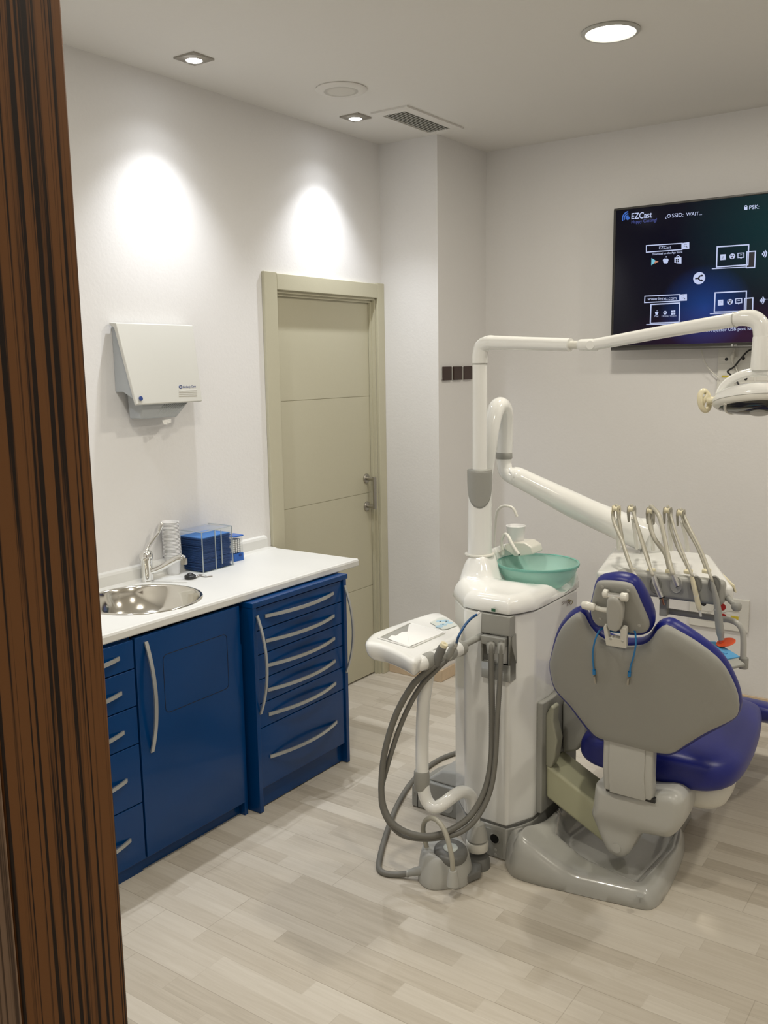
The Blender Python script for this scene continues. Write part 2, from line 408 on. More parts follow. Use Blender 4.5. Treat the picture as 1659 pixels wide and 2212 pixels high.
# baseboards
struct(box('baseboard_pillar', XL+.02, -2.51+.012, 4.048, 4.06, 0, .065, M_board, bev=.003))
struct(box('baseboard_side', -2.51, -2.498, 4.06, YB, 0, .065, M_board, bev=.003))
struct(box('baseboard_back', -2.498, XR, YB-.012, YB, 0, .065, M_board, bev=.003))
# zebrano doorway lining
struct(box('trim_1', -.44, -.42, .249, .318, 0, 2.12, M_zebra, bev=.002))
struct(box('trim_2', -.47, -.418, .165, .249, 0, 2.12, M_zebra_lit, bev=.003))
struct(box('trim_3', -.52, -.4402, .3002, .318, 0, 2.14, M_zebra, bev=.002))
struct(box('trim_4', .50, .52, .165, .318, 0, 2.12, M_zebra, bev=.002))
struct(box('trim_5', -.44, .52, .165, .318, 2.10, 2.12, M_zebra))

# ---- door_1
dr = bpy.data.objects.new('door_1', None); COL.objects.link(dr); dr.location = (XL, 3.6, 0); dr['kind'] = 'structure'; dr['label'] = 'beige panelled door with steel pull handle beside the blue cabinets'
fr = MB(); fr.box(XL, XL+.018, 3.130, DY0, 0, 2.122); fr.box(XL, XL+.018, DY1, 4.060, 0, 2.122); fr.box(XL, XL+.018, DY0, DY1, DZ, 2.118)
o = fr.build('door_frame', M_door, dr); bevel(o, .003, 2)
lin = MB(); lin.box(XL-.10, XL+.0005, DY0, DY0+.012, 0, DZ); lin.box(XL-.10, XL+.0005, DY1-.012, DY1, 0, DZ); lin.box(XL-.10, XL+.0005, DY0+.012, DY1-.012, DZ-.012, DZ)
lin.box(XL-.030, XL-.016, DY1-.022, DY1-.0121, 0, DZ-.012); lin.box(XL-.030, XL-.016, DY0+.0121, DY1-.0221, DZ-.024, DZ-.0121)
lin.build('door_lining', M_door, dr)
leaf = MB(); xf = XL-.032
lz = [.008]
for (px, py) in ((790, 1268), (714, 1081), (708, 861)):
    lz.append(X(px, py, xf).z)
lz.append(DZ-.014)
leaf.box(xf-.04, xf-.003, DY0+.014, DY1-.014, .008, DZ-.014)
for a, b in zip(lz[:-1], lz[1:]): leaf.box(xf-.003, xf, DY0+.014, DY1-.014, a+.0015, b-.0015)
leaf.build('door_leaf', M_door, dr)
hd = MB(); y_h = 3.935; z1, z2 = X(803, 1030, xf).z-.003, X(806, 1090, xf).z
hb_ = MB()
for zz in (z1, z2):
    hb_.lathe([(0, 0), (.026, 0), (.026, .006), (.022, .009), (0, .009)], (xf, y_h, zz), (1, 0, 0), seg=28)
    hb_.tube([(xf+.008, y_h, zz), (xf+.06, y_h, zz)], .010, n=1)
hb_.tube([(xf+.055, y_h, z1+.010), (xf+.055, y_h, z2-.010)], .0105, n=1)
hb_.build('door_handle', M_steel, dr, smooth=True)

# ================================================================= CEILING FIXTURES
def downlight(x, y, label):
    t = thing('downlight', label, 'ceiling light', (x, y, ZC), 'round panel downlights')
    lathe('trim_ring', [(.098, 0), (.100, -.004), (.096, -.009), (.086, -.010), (.083, -.006), (.083, 0)], (x, y, ZC), M_grayl, t, seg=56)
    lathe('diffuser', [(0, -.004), (.084, -.004), (.084, -.001), (0, -.001)], (x, y, ZC), M_lit, t, seg=56)
    ld = bpy.data.lights.new('downlight_glow', 'AREA'); ld.shape = 'DISK'; ld.size = .165; ld.energy = DL_E; ld.color = (1., .93, .80)
    lo = bpy.data.objects.new('light_source', ld); COL.objects.link(lo); lo.parent = t; lo.location = (0, 0, -.014)
    return t
DL_E = 15.
downlight(-1.286, 3.216, 'round lit panel downlight in the ceiling in front of the television')
SP_E = 42.
def spot(x, y, label):
    t = thing('spotlight', label, 'spotlight', (x, y, ZC), 'recessed square spotlights along the left wall')
    c = .052
    pm = MB()
    for (x0, x1, y0, y1) in ((-c, c, -c, -.037), (-c, c, .037, c), (-c, -.037, -.037, .037), (.037, c, -.037, .037)):
        pm.box(x+x0, x+x1, y+y0, y+y1, ZC-.006, ZC)
    pm.build('bezel_plate', M_steel, t)
    lathe('swivel_ring', [(.052, -.004), (.052, -.0065), (.034, -.012), (.030, -.010), (.032, -.003)], (x, y, ZC), M_steel, t, seg=36)
    lathe('bulb', [(0, -.016), (.012, -.0155), (.022, -.012), (.029, -.006), (.029, -.003), (0, -.003)], (x, y, ZC), M_spotlit, t, seg=28)
    ld = bpy.data.lights.new('spot_beam', 'SPOT'); ld.energy = 5.; ld.spot_size = math.radians(116); ld.spot_blend = 1.; ld.shadow_soft_size = .018; ld.color = (.93, .955, 1.)
    lo = bpy.data.objects.new('light_source', ld); COL.objects.link(lo); lo.parent = t; lo.location = (0, 0, -.03)
    lo.rotation_euler = (0, math.radians(SPT), 0)
    lw = bpy.data.lights.new('spot_core', 'SPOT'); lw.energy = 52.; lw.spot_size = math.radians(92); lw.spot_blend = 1.; lw.shadow_soft_size = .018; lw.color = (.93, .955, 1.)
    lq = bpy.data.objects.new('light_core', lw); COL.objects.link(lq); lq.parent = t; lq.location = (0, 0, -.03)
    lq.rotation_euler = (0, math.radians(0), 0)
SPT = 6.
spot(-2.61, 2.537, 'small square recessed spotlight above the towel dispenser')
spot(-2.63, 3.549, 'small square recessed spotlight above the beige door')

sp = thing('ceiling_speaker', 'round white perforated speaker flush in the ceiling', 'speaker', (-2.421, 3.172, ZC))
lathe('rim', [(.104, 0), (.106, -.004), (.100, -.009), (.072, -.012), (.070, -.010), (.070, 0)], (-2.421, 3.172, ZC), M_ceil, sp, seg=56)
def node_perf():
    m = mat('perforated_grille', (.60, .58, .53), .6)
    nt = m.node_tree; N = nt.nodes; L = nt.links; tc = N.new('ShaderNodeTexCoord'); vo = N.new('ShaderNodeTexVoronoi'); vo.inputs['Scale'].default_value = 190; vo.inputs['Randomness'].default_value = 0
    L.new(tc.outputs['Object'], vo.inputs['Vector']); cr = N.new('ShaderNodeValToRGB'); cr.color_ramp.elements[0].position = .25; cr.color_ramp.elements[0].color = (.14, .13, .11, 1)
    cr.color_ramp.elements[1].position = .36; cr.color_ramp.elements[1].color = (.62, .60, .55, 1); L.new(vo.outputs['Distance'], cr.inputs[0]); L.new(cr.outputs[0], N['Principled BSDF'].inputs['Base Color'])
    return m
M_perf = node_perf()
lathe('grille', [(0, -.013), (.05, -.0125), (.071, -.010), (.071, -.006), (0, -.006)], (-2.421, 3.172, ZC), M_perf, sp, seg=48)

vt = thing('air_vent', 'white ceiling air vent grille near the pillar', 'vent', (-2.433, 3.77, ZC))
fm = MB(); ox0, ox1, oy0, oy1 = -2.535, -2.339, 3.535, 4.030; ix0, ix1, iy0, iy1 = -2.512, -2.384, 3.592, 3.982
fm.box(ox0, ox1, oy0, iy0, ZC-.008, ZC); fm.box(ox0, ox1, iy1, oy1, ZC-.008, ZC); fm.box(ox0, ix0, iy0, iy1, ZC-.008, ZC); fm.box(ix1, ox1, iy0, iy1, ZC-.008, ZC)
fm.build('frame', M_ceil, vt)
box('backing', ix0, ix1, iy0, iy1, ZC-.0015, ZC-.0003, M_offw, vt)
for k in range(8):
    xx = ix0+.008+k*(ix1-ix0-.016)/7
    MB().prism([(xx-.0072, iy0, ZC-.0035), (xx+.0066, iy0, ZC-.0065), (xx+.0066, iy0, ZC-.0053), (xx-.0072, iy0, ZC-.0023)], (0, iy1-iy0, 0)).build('slat', M_grayl, vt)

# ================================================================= TELEVISION
YT = 4.425
tl, bl = Y(1326, 451, YT), Y(1319.4, 757.5, YT)
tx0 = (tl.x+bl.x)/2; tz1, tz0 = tl.z, bl.z; tx1 = tx0+(tz1-tz0)*1.72
tv = thing('television', 'large black wall-mounted television showing a casting setup screen', 'television', ((tx0+tx1)/2, YT, tz0))
box('housing', tx0+.01, tx1-.01, YT+.012, YT+.05, tz0+.015, tz1-.01, M_tvf, tv, bev=.006)
bz = MB(); bt, bb = .010, .024
bz.box(tx0, tx1, YT, YT+.014, tz1-bt, tz1); bz.box(tx0, tx1, YT, YT+.014, tz0, tz0+bb); bz.box(tx0, tx0+bt, YT, YT+.014, tz0+bb, tz1-bt); bz.box(tx1-bt, tx1, YT, YT+.014, tz0+bb, tz1-bt)
bevel(bz.build('bezel', M_tvf, tv), .0015, 2)
box('wall_mount', tx0+.35, tx0+.75, YT+.05, YB, tz0+.2, tz0+.5, M_black, tv)
# the lit panel keeps its own origin at its lower left corner so its picture is laid out in its own coordinates
scr = MB().box(0, tx1-tx0-2*bt, 0, .006, 0, tz1-tz0-bt-bb)
so = link('screen', [V(q) for q in scr.v], scr.f, M_screen, None); so.parent = tv
so.location = V((tx0+bt, YT+.003, tz0+bb))-tv.location
YS = YT+.0022
def S(px, py): return Y(px, py, YS)
def tvt(s, x0, y0, x1, y1, m=None, **k):
    return text('caption', s, S(x0, y0), S(x1, y1), m or M_white_e, so, **k)
def line(mb, pts, w=.0022, closed=True):
    pts = [S(*p)+V((0, -.0006, 0)) for p in pts]; n = len(pts)
    for i in range(n if closed else n-1):
        a, b = pts[i], pts[(i+1) % n]; d = (b-a).normalized(); nn_ = V((-d.z, 0, d.x))*w
        mb.prism([a-d*w+nn_, b+d*w+nn_, b+d*w-nn_, a-d*w-nn_], (0, -.0006, 0))
def poly(mb, pts, dy=.0006): mb.prism([S(*p) for p in pts], (0, -dy, 0))
def disc(mb, c, r, seg=24, a0=0, a1=360, dy=.0006):
    c = S(*c); mb.prism([c+V((r*math.cos(math.radians(a0+(a1-a0)*i/seg)), 0, r*math.sin(math.radians(a0+(a1-a0)*i/seg)))) for i in range(seg+(a1-a0 < 360))], (0, -dy, 0))
def arc(mb, c, r, a0, a1, w):
    c = S(*c); n = 10; A = [c+V((math.cos(math.radians(a0+(a1-a0)*i/n)), 0, math.sin(math.radians(a0+(a1-a0)*i/n))))*(r+w) for i in range(n+1)]
    B = [c+V((math.cos(math.radians(a0+(a1-a0)*i/n)), 0, math.sin(math.radians(a0+(a1-a0)*i/n))))*(r-w) for i in range(n+1)]
    for i in range(n): mb.prism([A[i], A[i+1], B[i+1], B[i]], (0, -.0006, 0))
K = lambda x, y: (1300+x/4.022, 400+y/4.022)       # zoomed view of the screen -> photo pixels
tvt('EZCast', *K(257, 296), *K(437, 280), bold=.012, height=.028)
tvt('Happy Casting!', *K(257, 334), *K(478, 314), m=M_dblue_e)
tvt('SSID:', *K(610, 282), *K(708, 273)); tvt('WAIT...', *K(733, 270), *K(870, 258)); tvt('PSK:', *K(1280, 210), *K(1366, 203))
tvt('EZCast', *K(498, 558), *K(602, 550)); tvt('Download on the App Store', *K(438, 608), *K(700, 588), bold=.01)
tvt('www.iezvu.com', *K(398, 1002), *K(648, 993)); tvt('Use TV/Projector USB port for power supply', *K(800, 1282), *K(1560, 1243))
tvt('Mac', *K(460, 1146), *K(493, 1145)); tvt('Chrome', *K(519, 1144), *K(580, 1142)); tvt('Windows', *K(590, 1142), *K(648, 1140))
g = MB()
for r_, w_ in ((.012, .0028), (.021, .0028), (.030, .0028)): arc(g, K(232, 285), r_, 95, 200, w_)
disc(g, K(226, 287), .0085); g.build('logo_mark', M_blue_e, so)
def E_(name, m=None):
    global g
    if g.v: g.build(name, m or M_white_e, so)
    g = MB()
g = MB()
def magnifier(a, b):
    arc(g, K(a-2, b-3), .0055, 0, 359, .0013)
    p = S(*K(a-2, b-3)); q = V((.010, 0, -.010)); g.prism([p+q*.45+V((.001, -.0006, .001)), p+q+V((.001, -.0006, .001)), p+q-V((.001, .0006, .001)), p+q*.45-V((.001, .0006, .001))], (0, -.0006, 0)); E_('search_icon', M_dark_e)
line(g, [K(388, 525), K(697, 505), K(697, 560), K(388, 583)]); poly(g, [K(697, 503), K(760, 494), K(760, 553), K(697, 559)]); E_('search_bar'); magnifier(727, 525)
line(g, [K(375, 965), K(678, 950), K(678, 1005), K(372, 1021)]); poly(g, [K(678, 950), K(740, 945), K(740, 1003), K(678, 1006)]); E_('search_bar'); magnifier(708, 975)
for A_, B_, C_ in (([K(428, 1037), K(677, 1024), K(672, 1190), K(422, 1200)], [K(390, 1211), K(705, 1203)], None),
                   ([K(1003, 536), K(1277, 517), K(1270, 692), K(997, 712)], [K(960, 727), K(1255, 712)], [K(1262, 580), K(1335, 574), K(1328, 715), K(1256, 718)]),
                   ([K(985, 935), K(1257, 920), K(1252, 1095), K(978, 1102)], [K(943, 1118), K(1200, 1108)], [K(1242, 985), K(1313, 979), K(1310, 1110), K(1238, 1110)])):
    line(g, A_, .0027); line(g, B_, .0018, False); E_('laptop_icon')
    if C_:
        poly(g, C_, .0010); E_('phone_screen', M_dark_e)
        line(g, C_, .0024); E_('phone_icon')
for cy in ((1385, 600), (1365, 1003)):
    for r_ in (.006, .014, .022): arc(g, K(*cy), r_, -45, 45, .0022)
    E_('wireless_icon')
    for q in range(4): disc(g, K(cy[0]+48+q*12, cy[1]-12), .0014, 8)
    E_('dots')
for (cx_, cy_) in ((1055, 625), (1033, 1020)):
    poly(g, [K(cx_-24, cy_-22), K(cx_+22, cy_-25), K(cx_+22, cy_+23), K(cx_-24, cy_+27)]); E_('app_icon')
    arc(g, K(cx_+8, cy_+10), .006, 90, 190, .0012); arc(g, K(cx_+8, cy_+10), .010, 90, 190, .0012); E_('icon_arcs', M_dark_e)
for (cx_, cy_) in ((1134, 618), (1114, 1014)):
    disc(g, K(cx_, cy_), .0125); E_('round_icon')
    disc(g, K(cx_-9, cy_-8), .0035, 10, dy=.0012); disc(g, K(cx_+9, cy_-8), .0035, 10, dy=.0012); disc(g, K(cx_, cy_+10), .004, 10, dy=.0012); E_('icon_dots', M_dark_e)
for (cx_, cy_) in ((1209, 612), (1190, 1008)):
    line(g, [K(cx_-26, cy_-20), K(cx_+26, cy_-23), K(cx_+26, cy_+14), K(cx_-26, cy_+18)], .0018); disc(g, K(cx_, cy_+22), .004, 3); arc(g, K(cx_, cy_+4), .006, 40, 140, .0014); E_('monitor_icon')
disc(g, K(846, 808), .0275, 36); E_('share_icon')
disc(g, K(550, 1108), .0085); E_('browser_icon'); disc(g, K(550, 1108), .0035, 12, dy=.0012); E_('icon_dot', M_dark_e)
for (a, b) in ((602, 1090), (622, 1088), (602, 1110), (622, 1108)): poly(g, [K(a, b), K(a+16, b-1), K(a+16, b+15), K(a, b+16)])
E_('window_icon')
poly(g, [K(1237, 190), K(1265, 188), K(1265, 213), K(1237, 214)]); arc(g, K(1251, 189), .006, 0, 180, .0014); E_('padlock_icon')
arc(g, K(583, 268), .0075, 0, 359, .0012); arc(g, K(560, 285), .004, 60, 300, .0012); E_('globe_icon')
for (cx_, cy_, s_) in ((555, 655, 1.), (477, 1110, .6)):
    disc(g, K(cx_-9*s_, cy_-2), .0085*s_); disc(g, K(cx_+9*s_, cy_-2), .0085*s_); disc(g, K(cx_-6*s_, cy_+12*s_), .0075*s_); disc(g, K(cx_+6*s_, cy_+12*s_), .0075*s_); disc(g, K(cx_+5*s_, cy_-32*s_), .003*s_, 12); E_('fruit_icon')
poly(g, [K(631, 630), K(692, 624), K(692, 682), K(656, 680), K(631, 672)]); arc(g, K(662, 626), .007, 10, 170, .0016); E_('bag_icon')
for (a, b) in ((643, 642), (659, 640), (643, 658), (659, 656)): poly(g, [K(a, b), K(a+12, b-1), K(a+12, b+12), K(a, b+13)], .0012)
E_('bag_window', M_dark_e)
c0 = S(*K(846, 808))+V((0, -.0008, 0))
def strp(a, b, w=.0032):
    a = c0+V((a[0], 0, a[1])); b = c0+V((b[0], 0, b[1])); d = (b-a).normalized(); n_ = V((-d.z, 0, d.x))*w; g.prism([a+n_, b+n_, b-n_, a-n_], (0, -.0006, 0))
strp((-.018, -.001), (-.004, 0)); strp((-.004, 0), (.005, .011)); strp((.005, .011), (.013, .011)); strp((-.004, 0), (.005, -.011)); strp((.005, -.011), (.013, -.011))
for sg in (1, -1): g.prism([c0+V((.011, 0, sg*.011+.006)), c0+V((.019, 0, sg*.011)), c0+V((.011, 0, sg*.011-.006))], (0, -.0006, 0))
E_('share_arrows', M_dark_e)
poly(g, [K(432, 633), K(478, 662), K(430, 697)]); E_('play_icon', M_cyan_e)
poly(g, [K(470, 655), K(494, 663), K(462, 682), K(452, 676)], .001); E_('play_icon_tip', M_org_e)
g = MB(); cc = Y(1581.5, 745.8, YT-.0012); n_ = 20
g.prism([cc+V((.0055*math.cos(2*math.pi*i/n_), 0, .0055*math.sin(2*math.pi*i/n_))) for i in range(n_)], (0, -.0006, 0)); g.build('maker_emblem', M_alu, tv)
text('maker_letters', 'LG', Y(1585.8, 747.7, YT-.001), Y(1592, 747.5, YT-.001), M_alu, tv)

# ================================================================= WALL ITEMS
def plate(name, label, cat, x0, x1, z0, z1, th=.012):
    t = thing(name, label, cat, ((x0+x1)/2, YB, z0)); box('cover_plate', x0, x1, YB-th, YB, z0, z1, M_wplate, t, bev=.003); return t
a, b = Y(1553, 752, YB), Y(1626, 855, YB)
su = plate('socket_panel', 'white socket panel half hidden under the television', 'wall socket', a.x, a.x+.26, b.z-.03, a.z+.05)
md = MB(); w3 = .26/3
for i in range(3):
    for j in range(3):
        md.box(a.x+.006+i*w3, a.x-.006+(i+1)*w3, YB-.0145, YB-.012, b.z-.022+j*.092, b.z+.062+j*.092)
bevel(md.build('insert', M_wplate, su), .001, 1)
for (px, py) in ((1569.5, 776), (1605.5, 774), (1611, 818)): MB().lathe([(0, 0), (.008, 0), (.008, .002), (0, .002)], Y(px, py, YB-.0145), (0, -1, 0), seg=20).build('socket_hole', M_black, su)
pa = Y(1559, 811, YB-.0146); box('yellow_label', pa.x, pa.x+.04, YB-.0158, YB-.0146, pa.z-.010, pa.z, M_yel, su)
cb = thing('power_cable', 'black cable looping from the television down to the socket', 'cable', Y(1600, 790, 4.52))
MB().tube([Y(px, py, 4.515) for px, py in ((1630, 752), (1615, 759), (1600, 775), (1586, 792), (1574, 800), (1572, 804), (1580, 811), (1590, 821), (1597, 834), (1600, 845))], .0042, seg=10, n=6).build('cord', M_black, cb, smooth=True)
lathe('plug', [(0, 0), (.012, 0), (.014, .01), (.010, .025), (0, .026)], Y(1600, 846, YB-.0146), M_black, cb, ax=(0, -1, 0), seg=16)
cw = thing('antenna_cable', 'thin white cable hanging from the television left of the socket panel', 'cable', Y(1520, 780, 4.52))
MB().tube([Y(px, py, 4.53) for px, py in ((1515, 748), (1517, 765), (1523, 783), (1532, 797), (1543, 808), (1553, 816))], .0026, seg=8, n=6).build('cord', M_offw, cw, smooth=True)
cw2 = thing('video_cable', 'white cable with thick plug ahead of the socket panel', 'cable', Y(1583, 770, 4.53))
MB().tube([Y(px, py, 4.53) for px, py in ((1588, 752), (1584, 762), (1581, 768))], .003, seg=8).build('cord', M_offw, cw2, smooth=True)
MB().tube([Y(px, py, 4.53) for px, py in ((1584, 762), (1582, 770), (1581, 778))], [.007, .009, .005], seg=12).build('plug', M_offw, cw2, smooth=True)
MB().tube([Y(px, py, 4.53) for px, py in ((1581, 776), (1583, 785), (1589, 794), (1594, 806))], .003, seg=8).build('cord', M_offw, cw2, smooth=True)

a, b = Y(1500, 1288, YB), Y(1617, 1366, YB); zt = Y(1560, 1289, YB).z; zb = Y(1560, 1358, YB).z
sl = plate('floor_socket_panel', 'white low wall socket panel with red sockets behind the instrument tray', 'wall socket', Y(1490, 1330, YB).x, b.x, zb, zt, .014)
KB = lambda x, y: (1240+x/3.959, 1040+y/3.959)
def sock(mm, px, py, r=.016): return MB().lathe([(0, 0), (r, 0), (r, .003), (r*.85, .004), (0, .0025)], Y(*KB(px, py), YB-.0141), (0, -1, 0), seg=24)
md = MB()
for (x0, x1, y0, y1) in ((1095, 1180, 1030, 1115), (1185, 1300, 1025, 1120), (1303, 1415, 1030, 1120), (1090, 1185, 1125, 1195), (1190, 1300, 1125, 1205), (1303, 1412, 1125, 1215)):
    p, q = Y(*KB(x0, y0), YB-.014), Y(*KB(x1, y1), YB-.014); md.box(p.x, q.x, YB-.0165, YB-.014, q.z, p.z)
bevel(md.build('insert', M_wplate, sl), .0015, 1)
sock(None, 1110, 1042, .013).build('socket', M_black, sl); sock(None, 1150, 1142, .015).build('socket', M_grayl, sl)
for p_ in ((1268, 1072), (1275, 1160)): tag(sock(None, *p_, .018).build('socket', M_red, sl), 'red round socket', None)
pa = Y(*KB(1342, 1148), YB-.0166); box('yellow_label', pa.x, pa.x+.036, YB-.018, YB-.0166, pa.z-.016, pa.z, M_yel, sl)

ck = thing('wall_hook_rack', 'row of three dark brown square blocks on the narrow side wall', 'hook rack', (-2.5, 4.27, 1.65))
zc0, zc1 = 1.616, 1.687
box('backing_strip', -2.51, -2.503, 4.085, 4.41, zc0+.004, zc1-.004, M_grayl, ck)
for k in range(3):
    y0 = 4.085+k*.108; box('block', -2.503, -2.496, y0, y0+.086, zc0, zc1, M_brown, ck, bev=.002)

# ---- paper towel dispenser
dp = thing('towel_dispenser', 'white and grey paper towel dispenser mounted on the left wall', 'towel dispenser', (XL, 2.45, 1.5))
dy0, dy1 = 2.285, 2.632; zt_, zb_ = 1.874, 1.568; xt, xb = -2.815, -2.735
pr = [(XL, zt_-.012), (XL+.03, zt_-.002), (xt-.006, zt_-.012), (xb-.006, zb_+.010), (XL+.045, zb_+.045), (XL, zb_+.045)]
bevel(prism('body', [(x, dy0+.006, z) for x, z in pr], (0, dy1-dy0-.012, 0), M_bgray, dp), .004, 3)
pc = [(XL+.010, zt_), (xt+.004, zt_-.004), (xb, zb_), (xb-.012, zb_-.004), (xt-.010, zt_-.022), (XL+.010, zt_-.010)]
def dyr(z): return dy1+.040*(z-zb_)/(zt_-zb_)
g = MB(); n_ = len(pc); g.add([(x, dy0-.012*(z-zb_)/(zt_-zb_), z) for x, z in pc]+[(x, dyr(z)-.012, z) for x, z in pc], [tuple(range(n_)), tuple(range(2*n_-1, n_-1, -1))]+[(i, (i+1) % n_, (i+1) % n_+n_, i+n_) for i in range(n_)])
bevel(g.build('front_cover', M_disp, dp), .0035, 3)
sp_ = [(XL+.02, zb_+.05), (xb-.02, zb_+.012), (xb-.035, zb_-.055), (XL+.02, zb_-.055)]
cw_ = MB(); yA, yB2 = X(307, 905, -2.76).y, X(415, 873, -2.75).y; yC = X(389, 909, -2.76).y
top = [(XL+.02, yA, zb_+.04), (xb-.018, yA, zb_+.010), (xb-.018, yB2, zb_+.010), (XL+.02, yB2, zb_+.04)]
bot = [(XL+.02, yA+.006, zb_-.058), (xb-.040, yA+.006, zb_-.058), (xb-.040, yC, zb_-.058), (XL+.02, yC, zb_-.058)]
cw_.add(top+bot, [(0, 1, 2, 3), (7, 6, 5, 4), (0, 4, 5, 1), (1, 5, 6, 2), (2, 6, 7, 3), (3, 7, 4, 0)])
bevel(cw_.build('chute', M_bgray, dp), .006, 3)
for k in range(12):
    t_ = .42+k*.046; p = V((xb-.0172, yA+(yB2-yA)*t_+.02, zb_+.004)); q = V((xb-.0388, yA+.006+(yC-yA-.006)*t_-.01, zb_-.05))
    if p.y < yB2-.004 and q.y < yC: MB().tube([p, q], .0017, seg=6, n=1).build('rib', M_bgray, dp)
lathe('blue_button', [(0, 0), (.0085, 0), (.0085, .003), (0, .004)], (xb-.001, dy0+.022, zb_+.022), M_txtblue, dp, ax=(1, 0, .2), seg=20)
fn = V((zt_-zb_, 0, -(xt-xb))).normalized()
def FC(px, py, off=.0012): return PN(px, py, V((xb, 0, zb_))+fn*off, fn)
KD = lambda x, y: (220+x/6.38, 660+y/6.38)
text('maker_name', 'Kimberly-Clark', FC(*KD(1115, 1135)), FC(*KD(1298, 1127)), M_txtblue, dp, v=(0, 0, 1), bold=.02)
g = MB(); g.tube([FC(*KD(1084+20*math.cos(t*.57), 1120+18*math.sin(t*.57)), .0012) for t in range(12)], .0014, seg=6, n=2); g.build('maker_emblem', M_txtblue, dp)
for k, yy in enumerate((1168, 1190, 1215, 1240)): MB().tube([FC(*KD(1062, yy+4)), FC(*KD(1312, yy-2))], .0014, seg=6, n=1).build('raised_line', M_disp, dp)
tw = MB(); p0 = X(352, 908, -2.785); tw.add([p0+V(q) for q in ((0, -.004, 0), (0, .02, .002), (.003, .019, -.018), (.004, 0, -.016), (-.002, .02, .002), (-.002, .044, .004), (-.004, .046, -.010), (0, .024, -.015))], [(0, 1, 2, 3), (4, 5, 6, 7)])
o = tw.build('paper_end', M_paper, dp); so_ = o.modifiers.new('s', 'SOLIDIFY'); so_.thickness = .001

# ================================================================= CABINETS AND WORKTOP
XW = -2.345; ZT, ZB = .869, .838
wt = thing('worktop', 'white laminate worktop with raised back edge over the blue cabinets', 'countertop', (-2.6, 2.1, ZB))
pf = [(XL, ZB), (XW-.004, ZB), (XW, ZB+.004), (XW, ZT-.008), (XW-.003, ZT-.001), (XW-.008, ZT+.0015), (XW-.016, ZT+.0012), (XW-.028, ZT), (XL+.045, ZT), (XL+.032, ZT+.003), (XL+.024, ZT+.012), (XL+.022, ZT+.05), (XL+.018, ZT+.060), (XL+.008, ZT+.064), (XL, ZT+.064)]
wo = prism('top', [(x, 1.0, z) for x, z in pf], (0, 3.125-1.0, 0), M_top, wt)
SC = V((-2.603, 2.150, ZT)); SR = .218
hc = MB().lathe([(SR-.012, -.1), (SR-.012, .1)], SC, seg=64)
cut(wo, hc.v, hc.f)
for p_ in wo.data.polygons: p_.use_smooth = False
# notch the upstand end a little short of the top
cz = MB().box(XL-.01, XL+.05, 3.085, 3.2, ZT+.004, ZT+.1); cut(wo, cz.v, cz.f)

sk = thing('sink', 'round polished steel sink set in the white worktop', 'sink', SC)
lathe('bowl', [(SR, .0005), (SR-.001, .004), (SR-.006, .0055), (SR-.012, .004), (SR-.016, -.002), (SR-.020, -.02), (SR-.040, -.075), (SR-.075, -.112), (SR-.12, -.124), (.03, -.128), (0, -.128),
    (0, -.131), (SR-.12, -.127), (SR-.073, -.115), (SR-.037, -.077), (SR-.0165, -.02), (SR-.014, -.002)], SC, M_sink, sk, seg=72, sharp=60)
lathe('drain', [(0, -.1275), (.012, -.1275), (.026, -.1255), (.030, -.1270)], SC, M_steel, sk, seg=24)

def bow_handle(mb, p0, p1, up, out, h=.028, w=.013, t=.006):
    p0, p1, up, out = V(p0), V(p1), V(up), V(out); pts = []
    for i in range(17):
        s = i/16; pts.append(p0.lerp(p1, s)+out*(h*(1-(2*s-1)**2)+.002))
    mb.tube(pts, 1, smooth=False, flat=(up, w, t))
    return mb
def drawer(cab, y0, y1, z0, z1, xf, name='drawer', hy0=None, hy1=None, hz=None, h=.028):
    d = box(name, xf-.35, xf, y0, y1, z0, z1, M_blue, cab, bev=.0015, seg=2)
    bow_handle(MB(), (xf, hy0, hz), (xf, hy1, hz), (0, 0, 1), (1, 0, 0), h).build('handle', M_alu, d)
    return d
# left drawer unit (runs on behind the door lining)
XS = -2.350
cl = thing('drawer_cabinet', 'blue five-drawer cabinet partly hidden behind the striped wooden doorway', 'cabinet', (-2.6, 1.6, 0))
yS = X(291, 1420, XS).y
box('carcass', XL+.01, XS-.020, 1.25, yS-.003, .07, ZB-.004, M_blue, cl)
zs = [X(*q, XS).z for q in ((290, 1444.4), (296.4, 1524.4), (299.5, 1606), (307.4, 1733))]; zs = [ZB-.012]+zs+[X(316, 1855, XS).z]
hzs = [X(*q, XS+.003).z for q in ((256, 1423), (261, 1498), (266, 1583), (272, 1687), (280, 1816))]
hye = X(256.5, 1423.5, XS).y
for k in range(5): drawer(cl, 1.25, yS-.004, zs[k+1]+.002, zs[k]-.002, XS, hy0=hye-.30, hy1=hye, hz=hzs[k])
box('plinth', XS-.05, XS-.022, 1.25, yS-.003, 0, .07, M_blue, cl)
